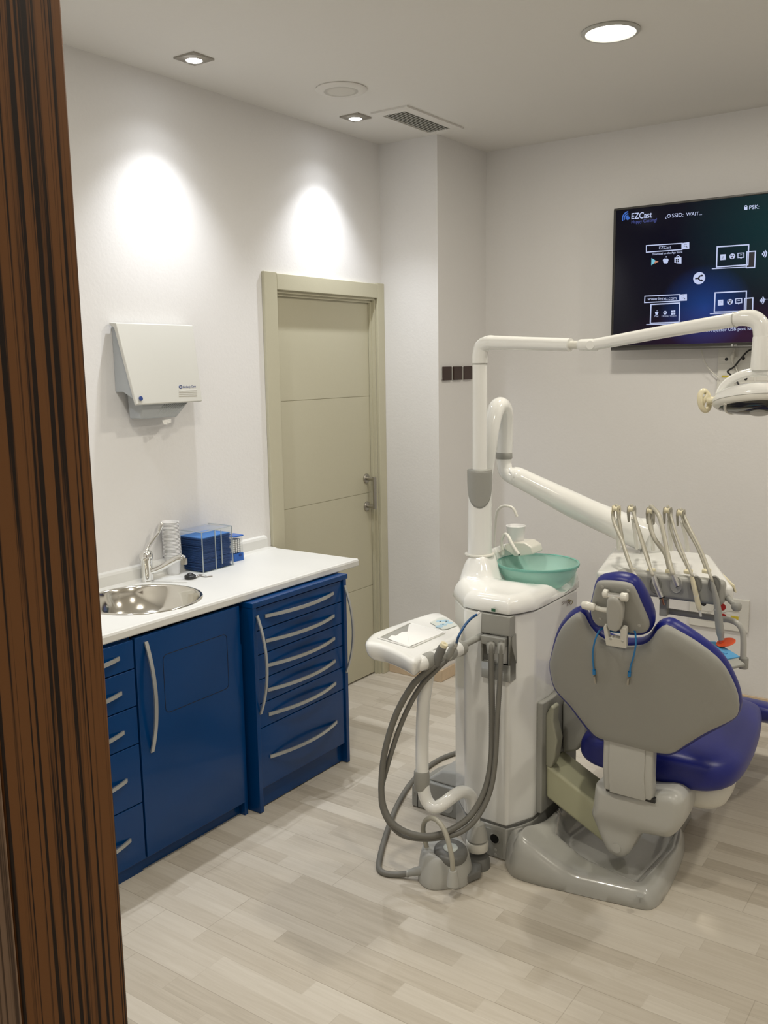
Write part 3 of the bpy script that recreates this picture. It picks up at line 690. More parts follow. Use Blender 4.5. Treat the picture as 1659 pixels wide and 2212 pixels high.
# sink cabinet
cs = thing('sink_cabinet', 'blue sink cabinet with tall bow handle under the round sink', 'cabinet', (-2.6, 2.1, 0))
yD1 = 2.392; zD0 = X(316, 1855, XS).z
box('carcass', XL+.01, XS-.020, yS+.001, yD1, .07, ZB-.16, M_blue, cs)
dd = box('door', XS-.018, XS, yS+.004, yD1-.004, zD0+.002, ZB-.012, M_blue, cs, bev=.0015)
bow_handle(MB(), X(314, 1386, XS), X(328, 1624, XS), (0, 1, 0), (1, 0, 0), .034, .014, .006).build('handle', M_alu, dd)
pl = [X(*q, XS) for q in ((350, 1418), (488, 1367.5), (495.5, 1484), (360, 1542))]
ya, yb = (pl[0].y+pl[3].y)/2, (pl[1].y+pl[2].y)/2; za, zb2 = (pl[0].z+pl[1].z)/2, (pl[2].z+pl[3].z)/2
ring = []
for (cy, cz, a0) in ((yb-.018, za-.018, 0), (ya+.018, za-.018, 90), (ya+.018, zb2+.018, 180), (yb-.018, zb2+.018, 270)):
    for k in range(5): a = math.radians(a0+22.5*k); ring.append(V((XS+.0003, cy+.018*math.cos(a), cz+.018*math.sin(a))))
ring.append(ring[0].copy()); MB().tube(ring, .0011, seg=6, smooth=False, caps=False).build('panel_groove', M_dark, dd)
side = MB().prism([(x, yD1-.018, z) for x, z in ((XL+.01, 0), (XS-.001, 0), (XS-.001, ZB-.16), (XL+.01, ZB-.16))], (0, .018, 0)); side.build('side_panel', M_blue, cs)
box('plinth', XS-.045, XS-.030, yS+.001, yD1-.018, 0, .07, M_blue, cs)
# mobile six drawer unit
XM = -2.308
cm = thing('mobile_drawer_unit', 'blue six-drawer unit with two side bow handles at the worktop end', 'cabinet', (-2.5, 2.7, 0))
my0, my1 = 2.415, 2.985; mzt = .834
bevel(MB().box(XL+.06, XM, my0, my0+.020, .002, mzt-.02).build('side_panel', M_blue, cm), .0015, 2)
bevel(MB().box(XL+.06, XM, my1-.020, my1, .002, mzt-.02).build('side_panel', M_blue, cm), .0015, 2)
bevel(MB().box(XL+.06, XM+.002, my0-.002, my1+.008, mzt-.02, mzt).build('top_panel', M_blue, cm), .0015, 2)
box('back_panel', XL+.06, XL+.08, my0+.02, my1-.02, .07, mzt-.02, M_blue, cm)
XD = XM-.008
mz = [mzt-.024]+[X(*q, XD).z for q in ((736, 1300), (737.5, 1347), (738.5, 1395), (740, 1441.5), (741, 1489))]+[X(744, 1606, XD).z]
hl = [((581, 1329), (716.6, 1280.5)), ((583.5, 1382), (718, 1329.5)), ((586, 1434.5), (719.7, 1378)), ((588, 1488), (721, 1426)), ((590.6, 1539), (722, 1475)), ((593.5, 1630.5), (725, 1558))]
for k in range(6):
    A, B = X(*hl[k][0], XD), X(*hl[k][1], XD)
    d = drawer(cm, my0+.022, my1-.022, mz[k+1]+.0018, mz[k]-.0018, XD, hy0=2.487, hy1=2.905, hz=(A.z+B.z)/2, h=.033)
box('plinth', XD-.035, XD-.02, my0+.021, my1-.021, .006, X(744, 1606, XD).z, M_blue, cm)
for (a, b) in (((554, 1330), (563, 1542)), ((742.5, 1265), (748.5, 1452))):
    A, B = X(*a, XM), X(*b, XM); yy = (A.y+B.y)/2
    bow_handle(MB(), (XM, yy, A.z), (XM, yy, B.z), (0, 1, 0), (1, 0, 0), .040, .011, .006).build('side_handle', M_alu, cm)

# ================================================================= THINGS ON THE WORKTOP
# mixer tap
fb = Z(319, 1256, ZT); tp = thing('tap', 'chrome mixer tap with long elbow lever behind the sink', 'faucet', fb)
lathe('body', [(0, 0), (.026, 0), (.027, .004), (.023, .008), (.0225, .085), (.026, .090), (.0265, .105), (.022, .120), (.012, .127), (0, .128)], fb, M_chrome, tp, seg=36)
zs0 = fb+V((.0, 0, .035))
sx = V((.085, .085, 0))
tube('spout', [zs0, zs0+V((.045, .022, .018)), zs0+V((.105, .05, .055)), zs0+V((.128, .062, .064)), zs0+V((.140, .067, .060))], [.012, .0125, .0125, .0125, .013], M_chrome, tp, seg=18)
lathe('aerator', [(0, 0), (.013, 0), (.0135, .004), (.013, .022), (0, .022)], zs0+V((.140, .067, .038)), M_steel, tp, seg=22)
l0 = fb+V((0, 0, .122))
MB().tube([l0, l0+V((.0, .016, .018)), l0+V((-.0, .045, .042)), l0+V((0, .070, .066)), l0+V((0, .083, .092)), l0+V((0, .086, .104))], [.007, .0075, .0068, .0068, .0115, .006], seg=12, n=6).build('lever', M_chrome, tp, smooth=True)

# stack of cups
cbp = Z(375, 1240, ZT)
CUPP = [(0, .001), (.0235, .001), (.0245, 0), (.0255, .002), (.0345, .078), (.0365, .079), (.0368, .081), (.0355, .082), (.0338, .080), (.0245, .004), (0, .003)]
def cup_mesh(base, name='plastic_cup'):
    return MB().lathe(CUPP, base, seg=32).build(name, M_cup, None, smooth=True, loc=base, sharp=60)
c0_ = cup_mesh(cbp)
tag(c0_, 'translucent plastic cup, bottom of the tall stack on the worktop', 'cup', 'cups in the tall stack')
NC = 25
for k in range(1, NC):
    c = c0_.copy(); COL.objects.link(c); c.location = cbp+V((-.0001*k, -.0001*k, .0057*k)); c.rotation_euler = (0, 0, k*.7)
    c['group'] = 'cups in the tall stack'
    c['label'] = 'translucent plastic cup nested in the tall stack on the worktop' if k < NC-1 else 'translucent plastic cup, topmost of the tall stack on the worktop'

# bib box: acrylic box filled with folded blue paper bibs
q0, q1, q2 = Z(439.5, 1239, ZT), Z(504.5, 1221, ZT), Z(391.7, 1232.6, ZT)
ub = (q1-q0); wb = ub.length; ub.normalize(); vb = V((-ub.y, ub.x, 0))
db = .155
bx = thing('bib_box', 'clear acrylic box holding a thick pile of blue paper bibs', 'box', q0+ub*wb/2+vb*db/2)
Hb = Y(435.5, 1150, q0.y).z-ZT
def slab(mb, a0, a1, b0, b1, z0, z1):
    c = [q0+ub*a+vb*b for a, b in ((a0, b0), (a1, b0), (a1, b1), (a0, b1))]
    mb.prism([V((p.x, p.y, ZT+z0)) for p in c], (0, 0, z1-z0))
g = MB(); slab(g, 0, wb, 0, db, 0, .003); g.build('bottom_plate', M_acr, bx)
g = MB(); slab(g, 0, wb, 0, db, Hb-.003, Hb); g.build('lid', M_acr, bx)
g = MB(); slab(g, 0, .003, .0, db, .003, Hb-.003); slab(g, wb-.003, wb, 0, db, .003, Hb-.003); slab(g, .003, wb-.003, db-.003, db, .003, Hb-.003)
slab(g, .003, wb*.42, 0, .003, .003, Hb-.003); slab(g, wb*.62, wb-.003, 0, .003, .003, Hb-.003); g.build('walls', M_acr, bx)
g = MB()
for (a, b) in ((0, 0), (wb-.003, 0), (0, db-.003), (wb-.003, db-.003)): slab(g, a, a+.003, b-.0004, b+.003, 0, Hb)
slab(g, wb*.42, wb*.42+.0028, -.0012, .003, 0, Hb); slab(g, wb*.62, wb*.62+.0028, -.0012, .003, .02, Hb-.01)
for (a0, a1, b0, b1) in ((0, wb, -.0004, .0022), (0, wb, db-.0022, db), (-.0004, .0022, 0, db), (wb-.0022, wb, 0, db)): slab(g, a0, a1, b0, b1, Hb-.0022, Hb+.0003); slab(g, a0, a1, b0, b1, -.0, .0026)
g.build('edges', M_acre, bx)
NB = 34; hb1 = (Hb-.030)/NB
g = MB(); cbx = q0+ub*wb/2+vb*db/2
bw, bd = wb/2-.007, db/2-.007
g.prism([cbx+ub*a+vb*b+V((0, 0, 0)) for a, b in ((-bw, -bd), (bw, -bd), (bw, bd), (-bw, bd))], (0, 0, hb1*.72))
bib0 = g.build('paper_bib', M_bib, None, loc=V((cbx.x, cbx.y, ZT)))
bib0.location.z += .0034
tag(bib0, 'folded blue paper bib in the pile inside the acrylic box', 'paper bib', 'bibs in the acrylic box')
topm = bib0.data.copy(); topm.materials.clear(); topm.materials.append(M_bibt)
for k in range(1, NB):
    c = bib0.copy(); COL.objects.link(c); c.location = bib0.location+V((random.uniform(-.003, .003), random.uniform(-.003, .003), hb1*k)); c.rotation_euler = (0, 0, random.uniform(-.006, .006))
    c['group'] = 'bibs in the acrylic box'; c['label'] = 'folded blue paper bib in the pile inside the acrylic box'
    if k == NB-1: c.data = topm; c['label'] = 'light blue folded paper bib on top of the pile in the acrylic box'

# cotton roll dispenser
e0 = Z(506.5, 1214, ZT); e1 = Z(527, 1209.5, ZT); ue = (e1-e0); we = ue.length; ue.normalize(); ve = V((-ue.y, ue.x, 0)); de = .062
ct = thing('cotton_roll_dispenser', 'small clear dispenser with blue lid and drawer beside the bib box', 'dispenser', e0+ue*we/2+ve*de/2)
def slb(a0, a1, b0, b1, z0, z1):
    return [V(((e0+ue*a+ve*b).x, (e0+ue*a+ve*b).y, ZT+z0)) for a, b in ((a0, b0), (a1, b0), (a1, b1), (a0, b1))], (0, 0, z1-z0)
He = Y(515, 1160, e0.y).z-ZT
prism('drawer_base', *slb(0, we, 0, de, 0, .034), M_bluep, ct, bev=.002)
prism('lid', *slb(-.002, we+.002, -.002, de+.002, He-.006, He), M_bluep, ct, bev=.002)
prism('clear_body', *slb(.002, we-.002, .002, de-.002, .034, He-.006), M_acr, ct)
g = MB()
for r_ in range(7):
    for c_ in range(4): p = e0+ue*(.008+c_*(we-.016)/3)+ve*.008; g.tube([V((p.x, p.y, ZT+.040+r_*.0085)), V((p.x, p.y, ZT+.040+r_*.0085))+ve*(de-.018)], .0038, seg=8, n=1)
g.build('cotton_rolls', M_paper, ct, smooth=True)['kind'] = 'stuff'
lathe('finger_notch', [(0, 0), (.007, 0), (.007, .0015), (0, .0015)], e0+ue*we*.62+V((0, 0, .026))-ve*.0005, M_txtblue, ct, ax=tuple(-ve), seg=16)

# sink stopper with chain
ss = Z(411, 1250, ZT); st = thing('sink_stopper', 'black rubber sink stopper with thin chain on the worktop', 'sink stopper', ss)
lathe('plug', [(0, 0), (.021, 0), (.023, .004), (.023, .012), (.020, .015), (.014, .016), (.011, .021), (.004, .024), (0, .024)], ss, M_black, st, seg=28)
g = MB(); ch = [Z(424, 1248, ZT+.003), Z(432, 1243.5, ZT+.003), Z(437, 1245, ZT+.003), Z(444, 1246, ZT+.003), Z(452, 1245, ZT+.003), Z(458, 1244.5, ZT+.003)]
pts_, _ = catmull(ch, [1]*6, 6)
for p in pts_: g.lathe([(0, -.0022), (.0015, -.0017), (.0023, 0), (.0015, .0017), (0, .0022)], p, seg=8)
g.tube([Z(426, 1244, ZT+.010), Z(430, 1241, ZT+.012), Z(440, 1242, ZT+.006), Z(446, 1243, ZT+.004)], .0014, seg=6)
g.build('chain', M_steel, st, smooth=True)

# ================================================================= DENTAL UNIT
ZU0, ZU = .124, .879
FT = [(-1.530, 2.640), (-1.480, 2.632), (-1.363, 2.630), (-1.338, 2.668), (-1.314, 2.735), (-1.312, 2.80), (-1.318, 3.095), (-1.35, 3.12), (-1.60, 3.12), (-1.638, 3.09), (-1.640, 2.80), (-1.634, 2.745)]
du = thing('dental_unit', 'tall white dental unit column with grey base between the chair and assistant tray', 'dental unit', (-1.47, 2.87, 0))
FB = [(x, y) for x, y in FT]
FS = [(-1.53, 2.636), (-1.363, 2.631), (-1.3145, 2.742), (-1.318, 3.095), (-1.35, 3.12), (-1.60, 3.12), (-1.637, 3.09), (-1.635, 2.745)]
bevel(MB().prism([(x, y, ZU0+.002) for x, y in FS], (0, 0, ZU-ZU0-.004)).build('cabinet', M_white, du), .010, 4, 12)
bevel(MB().prism([(x, y, 0) for x, y in FT], (0, 0, ZU0-.002)).build('base', M_grayg, du), .008, 3, 12)
cxm, cym = -1.475, 2.87
seam = MB(); seam.prism([(cxm+(x-cxm)*.985, cym+(y-cym)*.985, ZU0-.004) for x, y in FT], (0, 0, .01)); seam.build('shadow_gap', M_grayd, du)
seam = MB(); seam.prism([(cxm+(x-cxm)*.985, cym+(y-cym)*.985, ZU-.004) for x, y in FT], (0, 0, .01))
seam.build('shadow_gap', M_grayd, du)
# moulded top: height field over the footprint with a raised ledge and a hollow for the bowl
BC = V((-1.437, 3.005, .975)); BR = .150
FC_ = [(x*1.0+(.004 if x > cxm else -.004), y+(-.004 if y < cym else .004)) for x, y in FT]
def sm(a, b, x): t = max(0, min(1, (x-a)/(b-a))); return t*t*(3-2*t)
def topz(x, y):
    """height above the seam; x,y world"""
    h = .054
    led = sm(2.755, 2.815, y)*sm(-1.50, -1.56, x)            # ledge carrying the posts
    back = sm(2.98, 3.08, y)
    h += .085*max(led, back*.9)
    rr = math.hypot(x-BC.x, y-BC.y)
    h += .016*math.exp(-((y-2.78)/.05)**2)*sm(-1.30, -1.42, x)*(1-led)
    bowl = .004+.9*max(0, rr-.07)**1.6
    k = sm(.118, .165, rr)
    return h*k+min(h, bowl)*(1-k)
TS = 1.
o = puff('moulded_top', [(x-cxm, y-cym) for x, y in FC_], (cxm, cym, ZU+.003), (1, 0, 0), (0, 1, 0), 1., .002, .045, .004, M_white, du, nu=64, nv=64, dens=1, hf=lambda x, y: topz(x+cxm, y+cym), pw=2.2)
# rinsing bowl
RB = BR
prof = [(RB, 0), (RB+.001, .003), (RB-.002, .0055), (RB-.006, .004), (RB-.009, -.004), (RB-.018, -.026), (RB-.036, -.052), (RB-.062, -.074), (RB-.098, -.087), (.016, -.090), (.016, -.094), (RB-.096, -.092), (RB-.058, -.079), (RB-.031, -.056), (RB-.012, -.028), (RB-.003, -.004)]
bw_ = lathe('rinse_bowl', prof, BC, M_glass, du, seg=72, sharp=70)
lathe('bowl_rim', [(RB-.0066, .0042), (RB-.003, .0064), (RB+.001, .006), (RB+.0026, .002), (RB+.0016, -.003), (RB-.004, -.0042)], BC, M_glassr, du, seg=72)
lathe('bowl_drain', [(0, -.089), (.014, -.088), (.0165, -.0895)], BC, M_steel, du, seg=24)
# cup filler, bowl rinser, cup platform
zl = ZU+.003+.139
pb = V((-1.545, 3.085, zl-.012))
def YP(px, py, yy=3.04): return Y(px, py, yy)
bevel(prism('cup_platform', [YP(1088, 1186, 3.0), YP(1090, 1176, 3.0), YP(1104, 1171, 3.0), YP(1133, 1172, 3.0), YP(1148, 1182, 3.0), YP(1152, 1198, 3.0), YP(1112, 1203, 3.0), YP(1102, 1196, 3.0)], (0, .085, 0), M_offw, du), .006, 3)
tube('rinse_spout', [YP(1085, 1188, 2.99), YP(1083, 1168, 2.99), YP(1089, 1155, 2.985), YP(1097, 1157, 2.97), YP(1108, 1178, 2.95), YP(1121, 1198, 2.94)], .0058, M_offw, du, seg=12)
lathe('spout_mouth', [(0, 0), (.0034, 0), (.0034, .0012), (0, .0012)], YP(1121.3, 1198.8, 2.939), M_black, du, ax=tuple((YP(1121, 1198, 2.94)-YP(1108, 1178, 2.95)).normalized()), seg=12)
tube('cup_filler_spout', [YP(1068, 1190, 3.05), YP(1069, 1150, 3.05), YP(1072, 1112, 3.05), YP(1080, 1097, 3.05), YP(1093, 1093, 3.05), YP(1108, 1098, 3.05), YP(1117, 1116, 3.05)], .0052, M_offw, du, seg=12)
g = MB(); 
for (a, b) in ((1066, 1190), (1072, 1192), (1080, 1193), (1086, 1191)): g.lathe([(0, -.012), (.009, -.012), (.009, .002), (.006, .006), (0, .007)], YP(a, b, 3.0), seg=14)
g.build('spout_socket', M_offw, du, smooth=True)
# front hose holder panel
yp = 2.618
def HP(px, py, y_=yp): return Y(px, py, y_)
KH = lambda x, y: (960+x/5.53, 1280+y/5.53)
tlp, brp = HP(*KH(440, 250)), HP(*KH(848, 1090)); x0, x1 = tlp.x, HP(*KH(848, 700)).x; z1 = HP(*KH(640, 275)).z; z0 = HP(*KH(640, 1050)).z
rx0, rx1 = HP(*KH(452, 700)).x, HP(*KH(762, 700)).x; rz1 = HP(*KH(610, 497)).z; rz0 = HP(*KH(610, 845)).z
x1 = min(x1, -1.347)
g = MB(); g.box(x0, x1, yp, 2.655, rz1, z1); g.box(x0, x1, yp, 2.662, z0, rz0); g.box(x0, rx0, yp, 2.662, rz0, rz1); g.box(rx1, x1, yp, 2.662, rz0, rz1); g.box(rx0, rx1, 2.640, 2.655, rz0, rz1)
hp = bevel(g.build('hose_panel', M_gray, du), .006, 3)
box('panel_recess', rx0+.0005, rx1-.0005, 2.633, 2.6399, rz0+.0005, rz1-.0005, M_grayd, hp)
bz1 = HP(*KH(600, 505)).z; bz0 = HP(*KH(600, 625)).z
box('hose_block', rx0+.001, rx1-.006, yp-.014, 2.633, bz0, bz1-.004, M_gray, hp, bev=.004)
g = MB(); xx = (x0+x1)/2; text('panel_marks', 'I I', HP(*KH(772, 745), yp-.0008), HP(*KH(780, 745), yp-.0008), M_black, hp)
box('power_led', Y(1064, 1316, 2.627).x, Y(1072, 1316, 2.627).x, 2.6185, 2.6215, Y(1068, 1320, 2.627).z, Y(1068, 1313.5, 2.627).z, M_green, du)
# control corner on the base
cp = Y(1069, 1811, 2.629)
lathe('knob_recess', [(0, 0), (.016, 0), (.0165, .001), (.017, .004), (.0195, .004), (.020, 0)], cp, M_gray, du, ax=(0, -1, 0), seg=28)
lathe('knob', [(0, 0), (.0155, 0), (.0155, .0035), (0, .003)], cp+V((0, -.001, 0)), M_black, du, ax=(0, -1, 0), seg=28)
for (a, b) in ((1071, 1835), (1071, 1845)): lathe('button', [(0, 0), (.006, 0), (.005, .003), (0, .004)], Y(a, b, 2.6305), M_grayl, du, ax=(0, -1, 0), seg=16)
MB().box(Y(1040, 1800, 2.63).x, Y(1086, 1800, 2.63).x, 2.6285, 2.6315, .012, .105).build('base_plate', M_gray, du)
# signature on the right side
XD_ = -1.3122
def SX(px, py): return X(px, py, XD_)
KS = lambda x, y: (1180+x/20.74, 1280+y/20.74)
text('signature', 'Smart', SX(*KS(705, 565)), SX(*KS(985, 425)), M_txtbrown, du, height=.013, shear=.3)
text('signature_second', 'Fx', SX(*KS(915, 620)), SX(*KS(1110, 520)), M_txtbrown, du, height=.024, shear=.4)
g = MB(); g.tube([SX(*KS(1000, 380)), SX(*KS(1090, 340)), SX(*KS(1150, 390)), SX(*KS(1195, 370))], .0016, seg=6, n=4); g.tube([SX(*KS(1190, 390)), SX(*KS(1160, 470)), SX(*KS(1090, 560))], .0012, seg=6, n=4); g.build('signature_swash', M_txtgold, du)
# connection housing on the floor at the left
a0_ = Z(878, 1750, 0); b0_ = Z(993, 1780, 0)
jb = MB(); yj = 2.79
J = lambda px, py, yy=yj: Y(px, py, yy)
pts = [V((-1.86, yj, 0)), V((-1.645, yj, 0)), V((-1.642, yj, .12)), V((-1.80, yj, .12)), V((-1.86, yj, .085))]
bevel(jb.prism(pts, (0, .19, 0)).build('connection_housing', M_gray, du), .008, 3)
pts = [V((-1.80, yj+.012, .119)), V((-1.642, yj+.012, .119)), V((-1.642, yj+.03, .18)), V((-1.74, yj+.03, .165))]
bevel(MB().prism(pts, (0, .15, 0)).build('housing_cover', M_grayl, du), .010, 3)
MB().box(-1.832, -1.8295, yj-.0012, yj+.002, .004, .085).build('housing_seam', M_black, du)
MB().lathe([(0, 0), (.028, 0), (.028, .0015), (0, .0015)], (-1.70, yj-.0005, .045), (0, -1, 0), seg=28).build('round_label', M_grayl, du)
g = MB()
for (a, b) in ((-1.845, .055), (-1.655, .02), (-1.815, .03)): g.lathe([(0, 0), (.004, 0), (.004, .002), (0, .002)], (a, yj-.0005, b), (0, -1, 0), seg=12)
g.build('screw', M_steel, du)
# side connector plate toward the chair
XP = -1.300
pp = [X(1167, 1757, XP), X(1205, 1747, XP), X(1212, 1494, XP), X(1204, 1497, XP), X(1166.5, 1520, XP)]
yA_, yB_ = X(1167, 1640, XP).y, X(1236, 1640, XP).y
zA = X(1167, 1757, XP).z; zC = X(1166.5, 1520, XP).z; zD = X(1205, 1496, XP).z
bevel(MB().prism([(-1.316, yA_, zA), (-1.316, yA_+.30, zA), (-1.316, yA_+.30, zD+.02), (-1.316, yA_+.085, zD), (-1.316, yA_, zC)], (.022, 0, 0)).build('side_plate', M_gray, du), .006, 3)

# cup on the platform
cpb = Y(1114, 1187, 3.035)
c_ = MB().lathe(CUPP, cpb, seg=32).build('plastic_cup', M_cup, None, smooth=True, loc=cpb, sharp=60)
c_.scale = (1.02, 1.02, 1.12)
tag(c_, 'single translucent plastic cup standing on the dental unit behind the green bowl', 'cup')

# ================================================================= OPERATING LAMP (post, arms, head)
yq = 2.855; pbz = Y(1036, 1199, yq).z; px_ = Y(1036, 1199, yq).x
la = thing('operating_lamp', 'white overhead dental lamp on a tall jointed post', 'dental lamp', (px_, yq, pbz))
lathe('base_ring', [(.0, 0), (.052, 0), (.054, .003), (.053, .007), (.047, .009), (.0, .009)], (px_, yq, pbz), M_offw, la, seg=40)
zs_, zt2 = Y(1036, 1094, yq).z, Y(1035, 1014, yq).z
rp = .0415
tube('post', [(px_, yq, pbz+.008), (px_, yq, zt2-.01)], [rp+.003, rp], M_white, la, n=8, seg=40)
zsm = Y(1036, 786, yq).z
tube('upper_post', [(px_, yq, zt2-.02), (px_, yq, zsm)], [.0262, .0255], M_white, la, n=4, seg=28)
# grey sleeve with a round lower edge facing the room
g = MB(); nk = 40; rows = 14; vs = []; fs = []
fa = math.atan2(-yq, -px_)                      # direction from the post to the doorway
for i in range(rows+1):
    for k in range(nk+1):
        a = fa-math.pi+2*math.pi*k/nk; da = (a-fa)
        low = zs_+(zt2-zs_)*(.0+.92*(1-math.sqrt(max(0, 1-min(1, abs(da)/1.45)**2))))
        z = zt2+(low-zt2)*i/rows; rr = rp+.0035+(0.0 if i else -.001)
        vs.append((px_+rr*math.cos(a), yq+rr*math.sin(a), z))
for i in range(rows):
    for k in range(nk):
        a = i*(nk+1)+k; fs.append((a, a+1, a+nk+2, a+nk+1))
o = link('grey_sleeve', vs, fs, M_gray, la, True, sharp=180); md_ = o.modifiers.new('s', 'SOLIDIFY'); md_.thickness = .003
lathe('sleeve_cap', [(0, 0), (.030, 0), (rp+.003, -.003), (rp+.003, -.010), (0, -.010)], (px_, yq, zt2+.002), M_gray, la, seg=36)
# arm 1: elbow then level arm
YL1, YL2 = 2.80, 2.70
def L1(px, py, t=0.): return Y(px, py, yq+(YL1-yq)*t)
tube('first_arm', [(px_, yq, zsm+.002), L1(1036.5, 768), L1(1041, 749), L1(1056, 740.5, .1), L1(1075, 740.5, .15), L1(1150, 742.5, .5), L1(1232, 745, 1)], [.0275, .0270, .0262, .0255, .0245, .0225, .0215], M_white, la, seg=26)
lathe('post_seam', [(.0265, -.002), (.0270, 0), (.0265, .002)], (px_, yq, zsm), M_gray, la, seg=28)
A1, A2 = Y(1232, 745, YL1), Y(1252, 745, YL1)
tube('arm_neck', [A1-V((.004, 0, 0)), A2], .0125, M_offw, la, seg=20)
tube('joint_block', [Y(1249, 745, YL1), Y(1256, 745, YL1), Y(1280, 745, YL1), Y(1292, 746, YL1)], [.014, .0185, .0195, .017], M_white, la, seg=24)
def L2(px, py): return Y(px, py, YL1+(YL2-YL1)*(px-1280)/320.)
tube('second_arm', [L2(1276, 745.5), L2(1294, 742.5), L2(1440, 715.5), L2(1590, 690)], [.0165, .0185, .0190, .0205], M_white, la, seg=26)
lathe('joint_disc', [(0, 0), (.013, 0), (.0135, .003), (0, .004)], L2(1280, 745.5)+V((0, -.0175, 0)), M_white, la, ax=(0, -1, 0), seg=26)
lathe('arm_seam', [(.0212, -.0015), (.0222, -.001), (.0222, .001), (.0212, .0015)], L2(1588, 690.5), M_grayl, la, ax=tuple((L2(1590, 690)-L2(1440, 715.5)).normalized()), seg=26)
hx = Y(1648, 722, YL2)
tube('drop_elbow', [L2(1585, 691), Y(1604, 687, YL2), Y(1628, 689, YL2), Y(1643, 703, YL2), Y(1647, 729, YL2)], [.019, .0215, .0235, .0235, .0235], M_white, la, seg=26)
zy0, zy1 = Y(1648, 727, YL2).z, Y(1648, 798, YL2).z
lathe('drop_tube', [(0, 0), (.0255, 0), (.0262, -.003), (.0285, zy1-zy0+.004), (.027, zy1-zy0-.002), (0, zy1-zy0-.004)], (hx.x, YL2, zy0), M_white, la, seg=32)
# yoke arch and head (symmetric about the drop tube)
HC = Y(1650, 866, YL2); HC.x = hx.x; HRX = .128
yl = Y(1553, 862, YL2); hw = hx.x-yl.x
arch = []
ztop = Y(1648, 803, YL2).z
for i in range(15):
    a = math.pi*i/14; arch.append(V((hx.x-hw*math.cos(a)*(1.0), YL2, HC.z+.002+(ztop-HC.z-.002)*math.sin(a)**.95)))
tube('yoke', arch, [.0105]+[.0125]*13+[.0105], M_white, la, n=3, seg=18)
hd_ = MB()
top_ = [(1-math.cos(math.pi/2*(1-t/12)) if False else math.cos(math.asin(t/12)), t/12) for t in range(13)]
prf = [(0, .060), (.05, .0585), (.085, .052), (.112, .040), (.126, .022), (.1305, .006), (.1285, -.002), (.120, -.003)]
HAX = V((-.08, .32, 1)).normalized()
head = lathe('lamp_head', [(r_*1., z_*.72) for r_, z_ in prf], HC, M_white, la, seg=64, sx=.98, sy=.62, ax=HAX, xdir=(1, 0, 0))
lathe('lamp_rim', [(.1200, -.003), (.1285, -.003), (.1265, -.010), (.119, -.016), (.111, -.018), (.109, -.015)], HC, M_offw, la, seg=64, sx=.98, sy=.62, ax=HAX, xdir=(1, 0, 0))
lathe('lamp_glass', [(.114, -.013), (.108, -.019), (.09, -.026), (.06, -.031), (.03, -.0335), (0, -.034)], HC, M_reflect, la, seg=64, sx=.98, sy=.62, ax=HAX, xdir=(1, 0, 0))
def HL(x, y):
    q = V((1, 0, 0)); q = (q-HAX*q.dot(HAX)).normalized(); w_ = HAX.cross(q); rr_ = math.hypot(x/.98, y/.62)
    z_ = -.0345+.0155*(rr_/.108)**2.4
    return HC+q*x+w_*y+HAX*z_
g = MB()
for s_ in (-1, 1): g.tube([HL(s_*(.088-.010*(i/5-1)**2), .052*(i/5-1)) for i in range(11)], .0042, seg=8, n=3)
g.build('glass_band', M_offw, la, smooth=True)
lathe('lamp_bulb_cap', [(0, -.040), (.024, -.038), (.026, -.030), (0, -.030)], HC, M_grayl, la, seg=28, ax=HAX)
for s_ in (-1, 1):
    e = V((hx.x+s_*hw, YL2, HC.z)); MB().tube([e-V((s_*.020, 0, 0)), e+V((s_*.012, 0, 0))], .0125, seg=20, n=1).build('pivot', M_white, la, smooth=True)
    MB().tube([e+V((s_*.010, 0, 0)), e+V((s_*.026, 0, 0)), e+V((s_*.032, 0, 0))], [.0105, .011, .012], seg=16).build('handle_stub', M_cream, la, smooth=True)
    c8 = e+V((s_*.040, 0, -.001))
    g = MB(); p8 = []
    for i in range(25):
        t = 2*math.pi*i/24; p8.append(c8+V((.0085*math.sin(t)*s_-.004*s_*math.cos(t), -.016*math.sin(t), -.028*math.cos(t))))
    g.tube(p8, .0078, seg=12, n=2); g.tube([c8+V((s_*.010, .0, -.020)), c8+V((0, -.006, .0)), c8+V((-s_*.010, 0, .018))], .0070, seg=12, n=4); g.build('grip_handle', M_cream, la, smooth=True)

# ================================================================= INSTRUMENT ARM AND TRAY
yr = 2.965
ar = thing('instrument_table', 'white instrument table on a thick swan neck arm, hoses along its front', 'instrument table', Y(1040, 1195, yr))
yt2 = 3.12
def A(px, py, t): return Y(px, py, yr+(yt2-yr)*t)
tube('swan_neck', [A(1037, 1196, 0), A(1040, 1120, 0), A(1047, 1040, .05), A(1056, 965, .12), A(1063, 915, .25), A(1072, 884, .42), A(1082, 876, .6), A(1090, 890, .8), A(1091, 930, .95), A(1089.5, 980, 1)], [.027, .027, .0275, .029, .0305, .0315, .0315, .031, .0305, .0295], M_white, ar, seg=32)
zk = Y(1089, 984, yt2); lathe('grey_ring', [(.0, .012), (.0305, .012), (.0315, .010), (.0315, -.010), (.0305, -.012), (0, -.012)], zk, M_gray, ar, seg=36)
tube('elbow', [Y(1089, 988, yt2), Y(1089, 1003, yt2), Y(1093, 1018, yt2), Y(1103, 1029, yt2), Y(1115, 1035, yt2)], [.028, .0285, .0285, .027, .025], M_white, ar, seg=32)
ya0, ya1 = yt2, 3.36
def B(px, py): t = (px-1110)/290.; return Y(px, py, ya0+(ya1-ya0)*t)
dirb = (B(1390, 1149)-B(1115, 1027)).normalized()
tube('main_arm', [B(1103, 1026), B(1108, 1026.5), B(1130, 1036), B(1260, 1101), B(1380, 1153), B(1392, 1158)], [.020, .031, .0385, .0495, .0575, .054], M_white, ar, seg=40)
